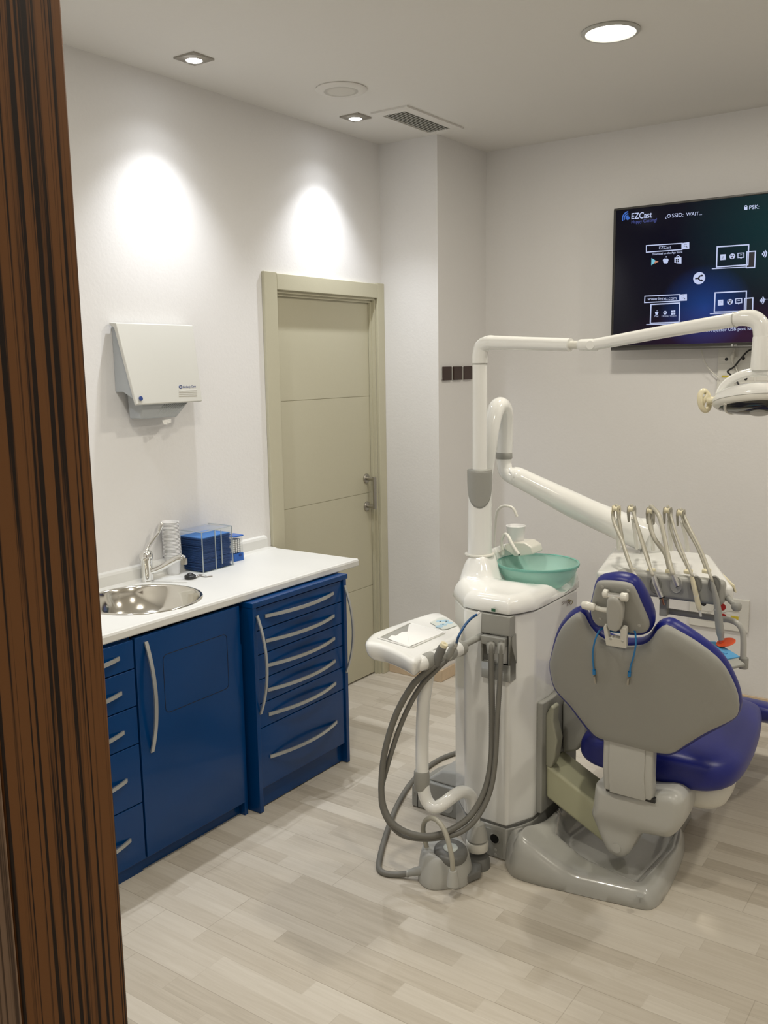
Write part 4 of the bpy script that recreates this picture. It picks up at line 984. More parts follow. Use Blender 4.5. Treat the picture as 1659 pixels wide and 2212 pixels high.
lathe('arm_pivot_hole', [(0, 0), (.0042, 0), (.0042, .002), (0, .002)], B(1112, 1031.5)+(CAM-B(1112, 1031.5)).normalized()*.0325, M_gray, ar, ax=tuple((CAM-B(1112, 1031.5)).normalized()), seg=16)
tube('end_elbow', [B(1376, 1148), B(1395, 1146), B(1404, 1160), B(1405, 1180), B(1405, 1200)], [.049, .046, .043, .039, .036], M_white, ar, seg=32)
# table body
yf, yb_ = 2.945, 3.37; zt3 = .990
tf = [Z(1290, 1236, zt3), Z(1329, 1179, zt3), Z(1345, 1176, zt3), Z(1510, 1181, zt3), Z(1526, 1188, zt3), Z(1580, 1262, zt3), Z(1579, 1272, zt3)]
xL, xR = Y(1284, 1242, yf).x, Y(1583, 1275, yf).x
ft = [(xL, yf+.02), (xL+.03, yf), (xR-.02, yf), (xR, yf+.03), (xR-.065, yb_-.05), (xR-.10, yb_), (xL-.045, yb_+.0), (xL-.075, yb_-.05)]
ft = [(-1.195, 2.965), (-1.185, 2.945), (-.755, 2.945), (-.735, 2.975), (-.925, 3.40), (-.955, 3.425), (-1.275, 3.405), (-1.290, 3.375)]
tb_ = MB(); n_ = len(ft)
top = [(x, y, zt3-(.004 if y < 3 else 0)) for x, y in ft]; 
cx_t, cy_t = -1.0, 3.15
botl = [(cx_t+(x-cx_t)*(1.02 if y > 3 else 1.0), y+(.012 if y < 3 else -.02), zt3-.058 if y < 3 else zt3-.07) for x, y in ft]
tb_.add(top+botl, [tuple(range(n_)), tuple(range(2*n_-1, n_-1, -1))]+[(i, (i+1) % n_, (i+1) % n_+n_, i+n_) for i in range(n_)])
bevel(tb_.build('table_body', M_white, ar), .018, 4, 25)
gx0, gx1 = Y(1368, 1270, 2.93).x-.06, Y(1563, 1275, 2.93).x; gz1, gz0 = Y(1480, 1248, 2.925).z, Y(1480, 1300, 2.925).z
bevel(box('front_bar', gx0, gx1, 2.922, 2.975, gz0, gz1, M_gray, ar), .016, 5)
bevel(MB().prism([V((xR-.012, 2.99, zt3-.004)), V((xR-.004, 2.99, zt3-.03)), V((-.93, 3.36, zt3-.05)), V((-.925, 3.36, zt3-.012))], (.006, 0, 0)).build('side_trim', M_cream, ar), .003, 2)
# bottles cap on the table behind second rod
tube('handle_arm', [Y(1572, 1291, 2.96), Y(1582, 1301, 2.95), Y(1590, 1308, 2.94)], [.010, .0095, .0095], M_gray, ar, seg=14)
lathe('handle_knob', [(0, -.016), (.010, -.014), (.0155, -.006), (.0155, .006), (.010, .014), (0, .016)], Y(1591, 1310, 2.94), M_gray, ar, seg=24)
# whip arms and pulleys
tops = [(1331, 1100), (1364, 1101), (1405, 1105), (1442, 1104), (1470.5, 1109)]
feet = [(1337, 1180), (1376, 1179), (1411, 1181), (1450.5, 1182), (1486, 1183)]
grom = [(1367, 1237), (1407, 1236), (1447, 1237), (1487, 1238), (1526.5, 1237)]
YR_ = 3.20; YH = 3.08
for k in range(5):
    ft_ = Y(*feet[k], YR_); hp_ = Y(tops[k][0], tops[k][1], YH)
    wa = tube('whip_arm', [ft_-V((0, 0, .01)), ft_.lerp(hp_, .35), hp_+V((0, .012, -.030))], [.0075, .0068, .0058], M_offw, ar, seg=12)
    for s_ in (-1, 1):
        bevel(MB().prism([hp_+V((s_*.0125, .014, -.046)), hp_+V((s_*.0125, .016, .002)), hp_+V((s_*.0125, .008, .014)), hp_+V((s_*.0125, -.010, .012)), hp_+V((s_*.0125, -.014, -.006)), hp_+V((s_*.0125, .000, -.046))], (s_*-.0028, 0, 0)).build('pulley_fork', M_cream if k in (0,) else M_hosel, wa), .0009, 1)
    lathe('pulley', [(0, -.0085), (.012, -.0085), (.0085, -.002), (.0085, .002), (.012, .0085), (0, .0085)], hp_+V((0, 0, .001)), M_cream, wa, ax=(1, 0, 0), seg=22)
    lathe('pulley_axle', [(0, -.014), (.004, -.014), (.004, .014), (0, .014)], hp_, M_steel, wa, ax=(1, 0, 0), seg=12)
    gp = Y(grom[k][0], grom[k][1], 3.0)
    bevel(prism('hose_grommet', [gp+V((-.012, -.016, 0)), gp+V((.010, -.020, 0)), gp+V((.014, .004, 0)), gp+V((.008, .016, 0)), gp+V((-.008, .016, 0)), gp+V((-.014, .002, 0))], (0, 0, .012), M_cream, ar), .003, 2)
    cx2 = [1378, 1416, 1461, 1503, 1543][k]
    MB().lathe([(0, .0015), (.0165, .002), (.0175, .0035), (.019, .0035), (.0200, .0015), (.020, -.004), (0, -.004)], Y(cx2, 1263, 2.9225), (0, -1, 0), seg=28, sy=1.45, xdir=(1, 0, 0)).build('instrument_rest', M_grayd2 if k != 2 else M_grayl, ar, smooth=True)
# lower bar with side tray
yl_ = 2.97
GM = Y(1427, 1300, yl_)
box('hanger', Y(1424, 1310, yl_).x, Y(1440, 1310, yl_).x, yl_, yl_+.03, Y(1430, 1331, yl_).z, Y(1430, 1296, yl_).z, M_gray, ar, bev=.002)
def LB(px, py, t=1.): return Y(px, py, yl_+.015+(.02)*t)
tube('support_rail', [LB(1430, 1318), LB(1440, 1319.5), LB(1560, 1337.5)], [.0105, .0105, .0105], M_gray, ar, seg=16)
tube('support_bend', [LB(1556, 1337), LB(1575, 1339), LB(1592, 1346), LB(1603, 1361), LB(1606, 1385), LB(1605, 1440)], .0095, M_grayl, ar, seg=18)
lathe('tray_clamp', [(0, -.018), (.0145, -.018), (.0155, -.014), (.0155, .014), (.0145, .018), (0, .018)], LB(1606, 1432), M_gray, ar, seg=26)
zty = LB(1600, 1440).z
q = [(-.705, 2.965), (-.70, 3.0), (-.99, 3.30), (-1.02, 3.17), (-.90, 2.955)]
def TZ(px, py): return Z(px, py, .800)
bevel(prism('side_tray', [V((p.x, p.y, .788)) for p in (TZ(1610, 1432), TZ(1545, 1384), TZ(1470, 1382), TZ(1480, 1425), TZ(1560, 1443))], (0, 0, .010), M_gray, ar), .003, 2)
bp_ = thing('tray_paper', 'creased blue paper liner on the small side tray', 'tray liner', (TZ(1550, 1405).x, TZ(1550, 1405).y, .798))
g = MB(); g.prism([V((p.x, p.y, .7985)) for p in (TZ(1598, 1419), TZ(1545, 1386.5), TZ(1500, 1386), TZ(1505, 1415), TZ(1552, 1428))], (0, 0, .003)); g.build('sheet', M_cloth, bp_)
for (a, b, c_, d_) in ((1530, 1393, 1552, 1402), (1515, 1400, 1538, 1412), (1550, 1408, 1570, 1414)):
    MB().tube([V((TZ(a, b).x, TZ(a, b).y, .802)), V((TZ(c_, d_).x, TZ(c_, d_).y, .802))], .004, seg=8, n=1).build('fold', M_cloth, bp_, smooth=True)

# ---- five handpieces with their hoses
HGRP = 'handpieces hanging on the instrument table'
def hose(parts, pts, r, m, n=8, corr=0.):
    return MB().tube(pts, r, seg=10, n=n, corr=corr).build('hose', m, parts, smooth=True, sharp=180)
def hand(k, label, up, down, hm, r):
    hp_ = Y(tops[k][0], tops[k][1], YH); g0 = Y(grom[k][0], grom[k][1]-1, 3.0)
    t = thing('handpiece', label, 'dental handpiece', Y(down[-1][0], down[-1][1], 2.91), HGRP)
    pts = [g0]+[Y(px, py, 3.0+(YH-3.0)*s-.004) for px, py, s in up]+[hp_+V((-.001, .004, .0125))]+[Y(px, py, 2.9+(YH-2.9)*s) for px, py, s in down[:-1]]+[Y(down[-1][0], down[-1][1], 2.905)]
    hose(t, pts, r, hm); return t
def HY(px, py, y_=2.903): return Y(px, py, y_)
t = hand(0, 'leftmost handpiece, its lower end hidden behind the blue headrest', [(1350, 1190, .35), (1342, 1150, .7), (1336, 1115, .98)], [(1324, 1106, 1.), (1327, 1130, .85), (1345, 1172, .5), (1362, 1222, .1), (1368, 1238)], M_hosel, .0062)
tube('body', [HY(1367, 1236), HY(1372, 1248), HY(1384, 1275), HY(1392, 1293)], [.0075, .009, .0085, .006], M_offw, t, seg=18)
t = hand(1, 'second handpiece from the left, a chrome sleeve with a copper-coloured tip', [(1398, 1200, .35), (1385, 1160, .6), (1372, 1120, .97)], [(1367, 1100, 1.), (1376, 1135, .75), (1392, 1190, .4), (1408, 1237, .02), (1411, 1244)], M_hosel, .0058)
tube('chrome_sleeve', [HY(1410, 1240), HY(1414, 1253), HY(1417, 1262), HY(1429, 1291)], [.0075, .009, .0098, .0092], M_inst, t, seg=22)
lathe('end_ring', [(0, 0), (.0098, 0), (.0098, .004), (0, .004)], HY(1429, 1290), M_black, t, ax=tuple((HY(1429, 1291)-HY(1417, 1262)).normalized()), seg=20)
tube('copper_tip', [HY(1430, 1292), HY(1434, 1307)], [.0034, .0030], MATS.get('copper') or mat('copper', (.45, .22, .13), .3, 1.), t, seg=12)
t = hand(2, 'middle handpiece on the thickest hose with a short open chrome coupling', [(1444, 1222, .1), (1436, 1195, .4), (1412, 1160, .65), (1403, 1125, .95)], [(1410, 1097, 1.), (1424, 1115, .8), (1434, 1155, .55), (1443, 1200, .3), (1452, 1235, .03), (1455, 1243)], M_hosel, .0078)
tube('coupling', [HY(1454, 1242), HY(1459, 1254), HY(1464, 1266)], [.0090, .0098, .0094], M_inst, t, seg=22)
lathe('coupling_mouth', [(0, 0), (.0078, 0), (.0078, .0012), (0, .0012)], HY(1464.3, 1266.5), M_black, t, ax=tuple((HY(1464, 1266)-HY(1454, 1242)).normalized()), seg=18)
t = hand(3, 'fourth handpiece from the left, slim cream scaler with pointed tip', [(1483, 1222, .15), (1462, 1180, .45), (1449, 1140, .85)], [(1447, 1105, 1.), (1458, 1145, .7), (1476, 1195, .35), (1493, 1238, .03), (1496, 1246)], M_hosel, .0045)
tube('body', [HY(1494, 1243), HY(1498, 1262), HY(1502, 1278), HY(1509, 1309), HY(1512, 1318)], [.0058, .0078, .0080, .0085, .0066], M_cream, t, seg=20)
tube('tip', [HY(1511, 1316), HY(1514, 1332)], [.0052, .0032], M_offw, t, seg=14)
lathe('band', [(.0083, -.0012), (.0087, 0), (.0083, .0012)], HY(1504, 1287), M_offw, t, ax=tuple((HY(1509, 1309)-HY(1502, 1278)).normalized()), seg=20)
t = hand(4, 'rightmost handpiece, grey curing light with round orange shield', [(1522, 1222, .15), (1505, 1180, .45), (1480, 1135, .85)], [(1477, 1112, 1.), (1492, 1145, .7), (1517, 1195, .35), (1535, 1245, .03), (1539, 1258)], M_hosel, .0052)
tube('body', [HY(1537, 1254), HY(1543, 1276), HY(1548, 1300), HY(1551, 1325), HY(1555, 1360), HY(1558, 1382)], [.0052, .0078, .0100, .0118, .0128, .0092], M_gray, t, seg=24)
lathe('collar', [(.0108, -.002), (.0112, 0), (.0108, .002)], HY(1549, 1316), M_grayl, t, ax=tuple((HY(1551, 1325)-HY(1548, 1300)).normalized()), seg=24)
tube('neck', [HY(1558, 1380), HY(1559, 1390)], [.0085, .0075], M_orange, t, seg=18)
nn_ = V((-.25, -.30, .92)).normalized()
lathe('shield', [(0, -.0012), (.030, -.0012), (.031, 0), (.030, .0012), (0, .0012)], HY(1568, 1387.5), M_orange, t, ax=tuple(nn_), seg=36, sy=.85)
tube('light_guide', [HY(1559, 1391), HY(1559, 1404), HY(1557, 1417), HY(1560, 1428)], [.0042, .0040, .0036, .0028], M_hosel, t, seg=14)

# ================================================================= ASSISTANT TABLE
at_ = thing('assistant_table', 'white assistant tray table with keypad and hose holders on a bent white pipe', 'instrument table', (-1.55, 2.42, .7))
zA_ = .815
AP = lambda px, py, z=zA_: Z(px, py, z)
ol = [AP(790, 1392), AP(797, 1377), AP(815, 1366), AP(870, 1346), AP(922, 1329), AP(942, 1326), AP(956, 1328), AP(984, 1345), AP(996, 1360), AP(993, 1377), AP(961, 1395), AP(928, 1413), AP(903, 1429), AP(885, 1429), AP(860, 1415), AP(825, 1400)]
uo = V((1, 0, 0)); oc = V((-1.56, 2.42, zA_-.006))
o = puff('table_body', loc2([V((p.x, p.y, oc.z)) for p in ol], oc, (1, 0, 0), (0, 1, 0)), oc, (1, 0, 0), (0, 1, 0), .014, .052, .020, .040, M_white, at_, nu=48, nv=40, dens=4)
# recess with tissue
ZA2 = zA_+.0086
rq = [AP(817, 1379, ZA2), AP(885, 1347, ZA2), AP(961, 1368, ZA2), AP(888, 1400, ZA2)]
rq = [V((p.x, p.y, ZA2)) for p in rq]
g = MB(); g.prism([p+V((0, 0, .0)) for p in rq], (0, 0, .0008)); g.build('tissue_recess', M_gray, at_)
g = MB(); cen = sum(rq, V())/4
for i in range(4):
    g.tube([rq[i]+V((0, 0, .002)), rq[(i+1) % 4]+V((0, 0, .002))], .0028, seg=8, n=1)
g.build('recess_lip', M_white, at_, smooth=True)
ts = [AP(*q_, ZA2+.003) for q_ in ((838, 1380), (846, 1373), (855, 1374), (868, 1366), (880, 1365), (883, 1350), (890, 1347), (955, 1366), (925, 1381), (885, 1397), (862, 1389))]
tt = thing('tissue_sheet', 'white folded paper tissue lying in the assistant tray', 'paper tissue', (cen.x, cen.y, ZA2))
g = MB(); g.prism([V((p.x, p.y, ZA2+.0012)) for p in ts], (0, 0, .0035)); bevel(g.build('sheet', M_paper, tt), .001, 2)
g = MB(); f1 = [AP(*q_, ZA2+.006) for q_ in ((880, 1367), (889, 1347), (957, 1367), (885, 1396))]
g.prism([V((p.x, p.y, ZA2+.0048)) for p in f1], (0, 0, .0016)); g.build('fold', M_paper, tt)
# keypad
kp = [AP(*q_, ZA2+.003) for q_ in ((929, 1344), (952, 1333), (960, 1334), (988, 1350), (966, 1358), (955, 1359))]
kq = MB().prism([V((p.x, p.y, ZA2+.0012)) for p in kp], (0, 0, .0016)).build('keypad', M_pad, at_)
for i, (a, b) in enumerate(((950, 1342), (962, 1341), (970, 1345), (949, 1353), (958, 1349))):
    p = AP(a, b, ZA2+.003); MB().lathe([(0, 0), (.013, 0), (.012, .001), (0, .0012)], (p.x, p.y, ZA2+.0027), seg=20).build('key', M_padb, kq)
g = MB()
for (a, b) in ((951, 1342.5), (957, 1348.5), (964, 1342)):
    p = AP(a, b, ZA2+.004); g.lathe([(0, 0), (.003, 0), (.003, .0006), (0, .0006)], (p.x, p.y, ZA2+.0038), seg=12)
g.build('key_mark', M_black, kq)
# row of holders on the front edge
zh = .797
H0, H1 = AP(904, 1435, zh), AP(995, 1400, zh); axh = (H1-H0).normalized(); LH = (H1-H0).length
def HB(t): return H0.lerp(H1, t)
lathe('holder_bar', [(0, -.012), (.010, -.010), (.018, -.004), (.0225, .006), (.0235, .016), (.0235, LH-.006), (.020, LH+.006), (0, LH+.010)], H0, M_white, at_, ax=tuple(axh), seg=32)
lathe('grey_saddle', [(.0230, -.021), (.0252, -.019), (.0260, 0), (.0252, .019), (.0230, .021), (.022, 0)], HB(.20), M_gray, at_, ax=tuple(axh), seg=36)
for t_ in (.46, .72): lathe('hose_holder', [(.022, -.013), (.0255, -.012), (.0268, -.004), (.0268, .004), (.0255, .012), (.022, .013)], HB(t_), M_gray, at_, ax=tuple(axh), seg=32)
lathe('end_cap', [(0, -.012), (.0252, -.011), (.0260, 0), (.022, .012), (0, .016)], HB(1.0), M_gray, at_, ax=tuple(axh), seg=32)
tube('side_rod', [Y(978, 1408, 2.50), Y(1000, 1394, 2.52), Y(1040, 1374, 2.63)], .0115, M_gray, at_, seg=16)
# bent pipe
def PB(px, py, y_=2.40): return Y(px, py, y_)
tube('bent_pipe', [PB(928, 1440, 2.36), PB(921, 1475, 2.37), PB(915, 1520, 2.38), PB(912, 1590), PB(912, 1660), PB(915, 1705), PB(923, 1731), PB(938, 1744), PB(955, 1738, 2.42), PB(975, 1723, 2.46), PB(993, 1712, 2.50), PB(1008, 1712, 2.53), PB(1018, 1724, 2.55), PB(1022, 1750, 2.56), PB(1026, 1800, 2.57)], [.022, .0215, .0215, .0215, .0215, .0215, .0215, .0215, .0215, .0215, .0215, .0215, .0215, .0215, .0215], M_white, at_, seg=26)
zc_ = PB(911, 1684); lathe('grey_collar', [(.0, -.033), (.0235, -.033), (.0255, -.028), (.0270, 0), (.0255, .028), (.0235, .033), (0, .033)], zc_, M_gray, at_, seg=32)
pc_ = Y(1031, 1822, 2.555)
lathe('swivel_skirt', [(0, .050), (.024, .050), (.030, .030), (.036, .004), (.036, -.004), (0, -.004)], pc_+V((0, 0, .022)), M_grayl, at_, seg=32)
lathe('swivel_ring', [(0, .012), (.037, .012), (.0385, .008), (.0385, -.016), (.036, -.020), (0, -.020)], pc_, M_offw, at_, seg=32)
lathe('foot', [(0, .04), (.035, .04), (.040, .030), (.042, 0), (0, 0)], (pc_.x+.004, pc_.y-.002, 0), M_grayd, at_, seg=32)

# ---- the two suction hoses in their loops
g0 = lambda px, py, yy: Y(px, py, yy)
s1 = thing('suction_hose', 'corrugated grey suction hose with cream-tipped handle looping down from the assistant tray', 'hose', Y(955, 1405, 2.33), 'suction hoses looping from the unit')
p1 = [(1060, 1385, 2.595), (1061, 1412, 2.58), (1062, 1480, 2.58), (1063, 1560, 2.58), (1061, 1640, 2.56), (1048, 1705, 2.53), (1018, 1760, 2.48), (975, 1792, 2.42), (930, 1806, 2.37), (885, 1800, 2.33), (848, 1778, 2.31), (828, 1740, 2.31), (824, 1690, 2.31), (832, 1620, 2.31), (855, 1545, 2.31), (890, 1482, 2.30), (925, 1448, 2.29), (941, 1434, HB(.46).y-.040)]
MB().tube([g0(*q_) for q_ in p1], .0105, seg=12, n=36, corr=.035).build('hose', M_hose, s1, smooth=True, sharp=180)
MB().tube([g0(1060, 1390, 2.595), g0(1060.5, 1400, 2.588), g0(1061, 1412, 2.582)], [.015, .0145, .0125], seg=18).build('connector', M_gray, s1, smooth=True)
ya1_ = HB(.46).y-.040
MB().tube([g0(940, 1437, ya1_), g0(945, 1424, ya1_), g0(952, 1406, ya1_), g0(957, 1396, ya1_)], [.0120, .0145, .0145, .0128], seg=20).build('handle', M_grayd, s1, smooth=True)
dh = (g0(957, 1396, ya1_)-g0(945, 1418, ya1_)).normalized()
lathe('tip', [(0, 0), (.0118, 0), (.0124, .006), (.0115, .012), (.005, .012), (.005, .010), (0, .010)], g0(957, 1397, ya1_), M_cream, s1, ax=tuple(dh), seg=20)
s2 = thing('suction_hose', 'corrugated grey suction hose ending in a thin blue tube at the assistant tray', 'hose', Y(985, 1400, 2.36), 'suction hoses looping from the unit')
p2 = [(1083, 1385, 2.595), (1082, 1410, 2.58), (1079, 1480, 2.57), (1074, 1560, 2.56), (1070, 1640, 2.55), (1060, 1705, 2.53), (1035, 1760, 2.49), (1000, 1795, 2.44), (955, 1809, 2.40), (905, 1812, 2.36), (862, 1800, 2.34), (832, 1762, 2.33), (823, 1715, 2.33), (838, 1650, 2.33), (868, 1560, 2.33), (905, 1488, 2.33), (945, 1444, 2.32), (966, 1424, HB(.72).y-.040)]
MB().tube([g0(*q_) for q_ in p2], .0085, seg=12, n=36, corr=.035).build('hose', M_hose, s2, smooth=True, sharp=180)
MB().tube([g0(1083, 1390, 2.595), g0(1082.5, 1400, 2.588), g0(1082, 1412, 2.582)], [.0135, .013, .011], seg=18).build('connector', M_gray, s2, smooth=True)
ya2_ = HB(.72).y-.040
MB().tube([g0(964, 1424, ya2_), g0(972, 1411, ya2_), g0(978, 1399, ya2_), g0(984, 1392, ya2_)], [.0100, .0115, .0108, .0080], seg=20).build('handle', M_gray, s2, smooth=True)
MB().tube([g0(982, 1396, ya2_), g0(986, 1388, ya2_)], [.0085, .0060], seg=18, n=1).build('adapter', M_grayl, s2, smooth=True)
MB().tube([g0(986, 1389, ya2_), g0(990, 1376, 2.34), g0(998, 1361, 2.36), g0(1008, 1346, 2.38), g0(1020, 1334, 2.40), g0(1031, 1327, 2.41)], .0040, seg=12).build('blue_tube', M_tube, s2, smooth=True)
MB().tube([g0(1029, 1328, 2.41), g0(1036, 1322, 2.415)], [.0043, .0046], seg=12, n=1).build('clear_tip', M_cup, s2, smooth=True)

# ================================================================= FOOT CONTROL
fc = thing('foot_control', 'grey foot control with round dark pedal and looped tubes on the floor', 'foot pedal', (-1.47, 2.40, 0))
fo = [Z(*q_, 0) for q_ in ((903, 1893), (906, 1908), (925, 1922), (950, 1924), (975, 1921), (985, 1923), (1005, 1915), (1017, 1903), (1020, 1890), (1005, 1868), (970, 1852), (930, 1858), (910, 1872))]
oc = V((-1.49, 2.42, .004))
lp = loc2([V((p.x, p.y, .004)) for p in fo], oc, (1, 0, 0), (0, 1, 0))
def fh(x, y): 
    c = V((-1.50-oc.x, 2.445-oc.y)); d = math.hypot(x-c.x, y-c.y); return .30+.70*sm(.125, .070, d)
puff('body', lp, oc, (1, 0, 0), (0, 1, 0), .098, .004, .020, .004, M_grayl, fc, nu=44, nv=40, dens=5, hf=fh)
pdc = Y(973, 1842, 2.43)
lathe('pedal_disc', [(0, .018), (.020, .020), (.048, .018), (.055, .012), (.057, .0), (.055, -.012), (.048, -.014), (0, -.014)], pdc+V((0, 0, 0)), M_grayd, fc, ax=(.10, -.12, 1), seg=40)
lathe('disc_label', [(0, .0205), (.022, .0208), (.024, .0198), (0, .0196)], pdc+V((0, 0, .0008)), M_pad, fc, ax=(.10, -.12, 1), seg=28)
lathe('disc_mark', [(0, .0215), (.003, .0215), (.003, .0205), (0, .0205)], pdc+V((0, 0, .0012)), M_black, fc, ax=(.10, -.12, 1), seg=12)
def FY(px, py, yy=2.36): return Y(px, py, yy)
tube('arched_tube', [FY(925, 1842, 2.41), FY(918, 1815, 2.41), FY(914, 1790, 2.40), FY(919, 1773, 2.39), FY(932, 1767, 2.38), FY(947, 1775, 2.37), FY(961, 1796, 2.36), FY(971, 1828, 2.35), FY(977, 1860, 2.345), FY(978, 1885, 2.345)], .0082, M_hosel, fc, seg=14)
lathe('tube_socket', [(0, 0), (.0125, 0), (.0115, .012), (.008, .016), (0, .016)], FY(925, 1848, 2.41), M_black, fc, seg=18)
lathe('tube_boss', [(0, -.045), (.020, -.045), (.0165, -.010), (.013, .006), (0, .008)], FY(978, 1884, 2.345), M_grayl, fc, seg=22)
tube('cable_boot', [Z(915, 1880, .040), Z(897, 1883, .032), Z(882, 1887, .022)], [.018, .014, .011], M_gray, fc, seg=18)
lathe('boot_ring', [(0, -.003), (.0125, -.003), (.0125, .003), (0, .003)], Z(881, 1887, .0215), M_gray, fc, ax=(1, .3, 0), seg=18)
tube('cable', [Z(884, 1887, .022), Z(862, 1889, .012), Z(838, 1888, .010), Z(822, 1881, .010), Z(818, 1866, .010), Z(827, 1825, .010), Z(842, 1778, .010), Z(860, 1735, .010), Z(887, 1692, .010), Z(920, 1660, .010), Z(950, 1640, .010), Z(980, 1628, .010), Z(1000, 1622, .010)], .0098, M_hose, fc, seg=14)
wd = [Z(*q_, 0) for q_ in ((1010, 1912), (1038, 1900), (1041, 1882), (1030, 1872), (1006, 1880))]
prism('side_pedal', [V((p.x, p.y, .004)) for p in wd], (0, 0, .028), M_grayd, fc, bev=.005)

# ================================================================= DENTAL CHAIR
dc = thing('dental_chair', 'royal blue dental chair seen from behind with its grey backrest shell', 'dental chair', (-.95, 2.95, 0))
# floor base: raised rim around a hollow
bo = [Z(*q_, 0) for q_ in ((1092, 1862), (1096, 1880), (1110, 1896), (1150, 1910), (1240, 1932), (1330, 1953), (1390, 1966), (1415, 1962), (1436, 1940), (1466, 1880), (1479, 1838), (1474, 1806), (1440, 1785))]
bo += [V((-.92, 3.28, 0)), V((-1.10, 3.32, 0)), V((-1.28, 3.18, 0)), V((-1.305, 2.95, 0)), V((-1.306, 2.76, 0)), V((-1.345, 2.66, 0))]
oc = V((-1.1, 2.85, .002)); lp = loc2([V((p.x, p.y, .002)) for p in bo], oc, (1, 0, 0), (0, 1, 0))
hol = [(-1.215, 2.735), (-.915, 2.675), (-.895, 2.95), (-.94, 3.19), (-1.10, 3.23), (-1.235, 3.10), (-1.262, 2.87)]
def insd(px_, py_, poly_):
    best = 1e9; ins = False; n = len(poly_)
    for i in range(n):
        ax_, ay_ = poly_[i]; bx_, by_ = poly_[(i+1) % n]; dx, dy = bx_-ax_, by_-ay_
        t = max(0, min(1, ((px_-ax_)*dx+(py_-ay_)*dy)/(dx*dx+dy*dy))); best = min(best, math.hypot(ax_+dx*t-px_, ay_+dy*t-py_))
        if (ay_ > py_) != (by_ > py_) and px_ < (bx_-ax_)*(py_-ay_)/(by_-ay_)+ax_: ins = not ins
    return best if ins else -best
_oc = oc.copy()
def bh(x, y, _o=_oc):
    X_, Y_ = x+_o.x, y+_o.y
    h = .138-.080*sm(-1.33, -1.08, X_); d = insd(X_, Y_, hol)
    return h-(h-.020)*sm(-.018, .030, d)
puff('floor_base', lp, oc, (1, 0, 0), (0, 1, 0), 1., .002, .045, .002, M_grayg, dc, nu=64, nv=64, dens=4, hf=bh)
for q_ in ((1382, 1936),): 
    p = Z(*q_, .052); MB().lathe([(0, 0), (.012, 0), (.012, .0012), (0, .0014)], (p.x, p.y, .0545), seg=20).build('cover_cap', M_grayg, dc)
# linking arm from the unit
yo = 2.79
def OY(px, py, yy=yo): return Y(px, py, yy)
bevel(MB().prism([OY(1178, 1650), OY(1178, 1722), OY(1316, 1832), OY(1330, 1800), OY(1290, 1738)], (0, .15, 0)).build('link_arm', M_olive, dc), .012, 4)
bevel(MB().prism([OY(1178, 1655), OY(1178, 1545), OY(1190, 1524), OY(1196, 1530), OY(1194, 1560), OY(1204, 1600), OY(1198, 1640), OY(1190, 1660)], (0, .05, 0)).build('link_upright', M_golive, dc), .010, 4)
bevel(MB().prism([V(q_)+V((0, .12, 0)) for q_ in (OY(1182, 1655), OY(1182, 1540), OY(1240, 1520), OY(1236, 1622), OY(1215, 1650))], (0, .10, 0)).build('link_upright', M_gray, dc), .014, 4)
# pedestal housing
ho = [Y(*q_, 2.72) for q_ in ((1290, 1690), (1286, 1732), (1281, 1748), (1284, 1766), (1308, 1826), (1322, 1843), (1338, 1850), (1352, 1848), (1364, 1836), (1380, 1806), (1392, 1799), (1440, 1806), (1458, 1800), (1476, 1778), (1480, 1740), (1476, 1722), (1455, 1706), (1412, 1704), (1350, 1700), (1305, 1688))]
oc2 = V((-.93, 2.72, .30))
lp = loc2([V((p.x, oc2.y, p.z)) for p in ho], oc2, (1, 0, 0), (0, 0, 1))
puff('pedestal', lp, oc2, (1, 0, 0), (0, 0, 1), .040, .17, .030, .02, M_grayl, dc, nu=52, nv=40, dens=3, hf=lambda x, z: .45+.55*sm(-.04-.085, -.01-.03, z), hb=lambda x, z: 1.)
lathe('pivot_cap', [(0, 0), (.016, 0), (.016, .002), (0, .003)], Y(1331, 1832, 2.7015), M_grayl, dc, ax=(0, -1, 0), seg=24)
box('hinge_slot', Y(1311, 1712, 2.68).x, Y(1417, 1712, 2.68).x, 2.672, 2.72, Y(1360, 1719, 2.68).z, Y(1360, 1709, 2.68).z, M_black, dc)
# neck between pedestal and backrest
nk_ = MB()
xa_, xb_ = Y(1306, 1660, 2.68).x, Y(1414, 1660, 2.68).x; xc_ = (xa_+xb_)/2; wN = (xb_-xa_)/2
def strip(w, d0, d1):
    pth = [(2.668, .335), (2.652, .42), (2.655, .50), (2.650, .60)]
    vs = []; fs = []
    for (yy, zz) in pth: vs += [(xc_-w, yy+d0, zz), (xc_+w, yy+d0, zz), (xc_+w, yy+d1, zz), (xc_-w, yy+d1, zz)]
    for i in range(len(pth)-1):
        for k in range(4): a = i*4+k; b = i*4+(k+1) % 4; fs.append((a, b, b+4, a+4))
    fs.append((3, 2, 1, 0)); fs.append(tuple(range(len(pth)*4-4, len(pth)*4))); return vs, fs
bevel(link('backrest_support', *strip(wN, .004, .05), M_grayl, dc), .010, 3, 40)
bevel(link('support_cover', *strip(wN*.72, -.001, .02), M_grayl, dc), .003, 2, 40)
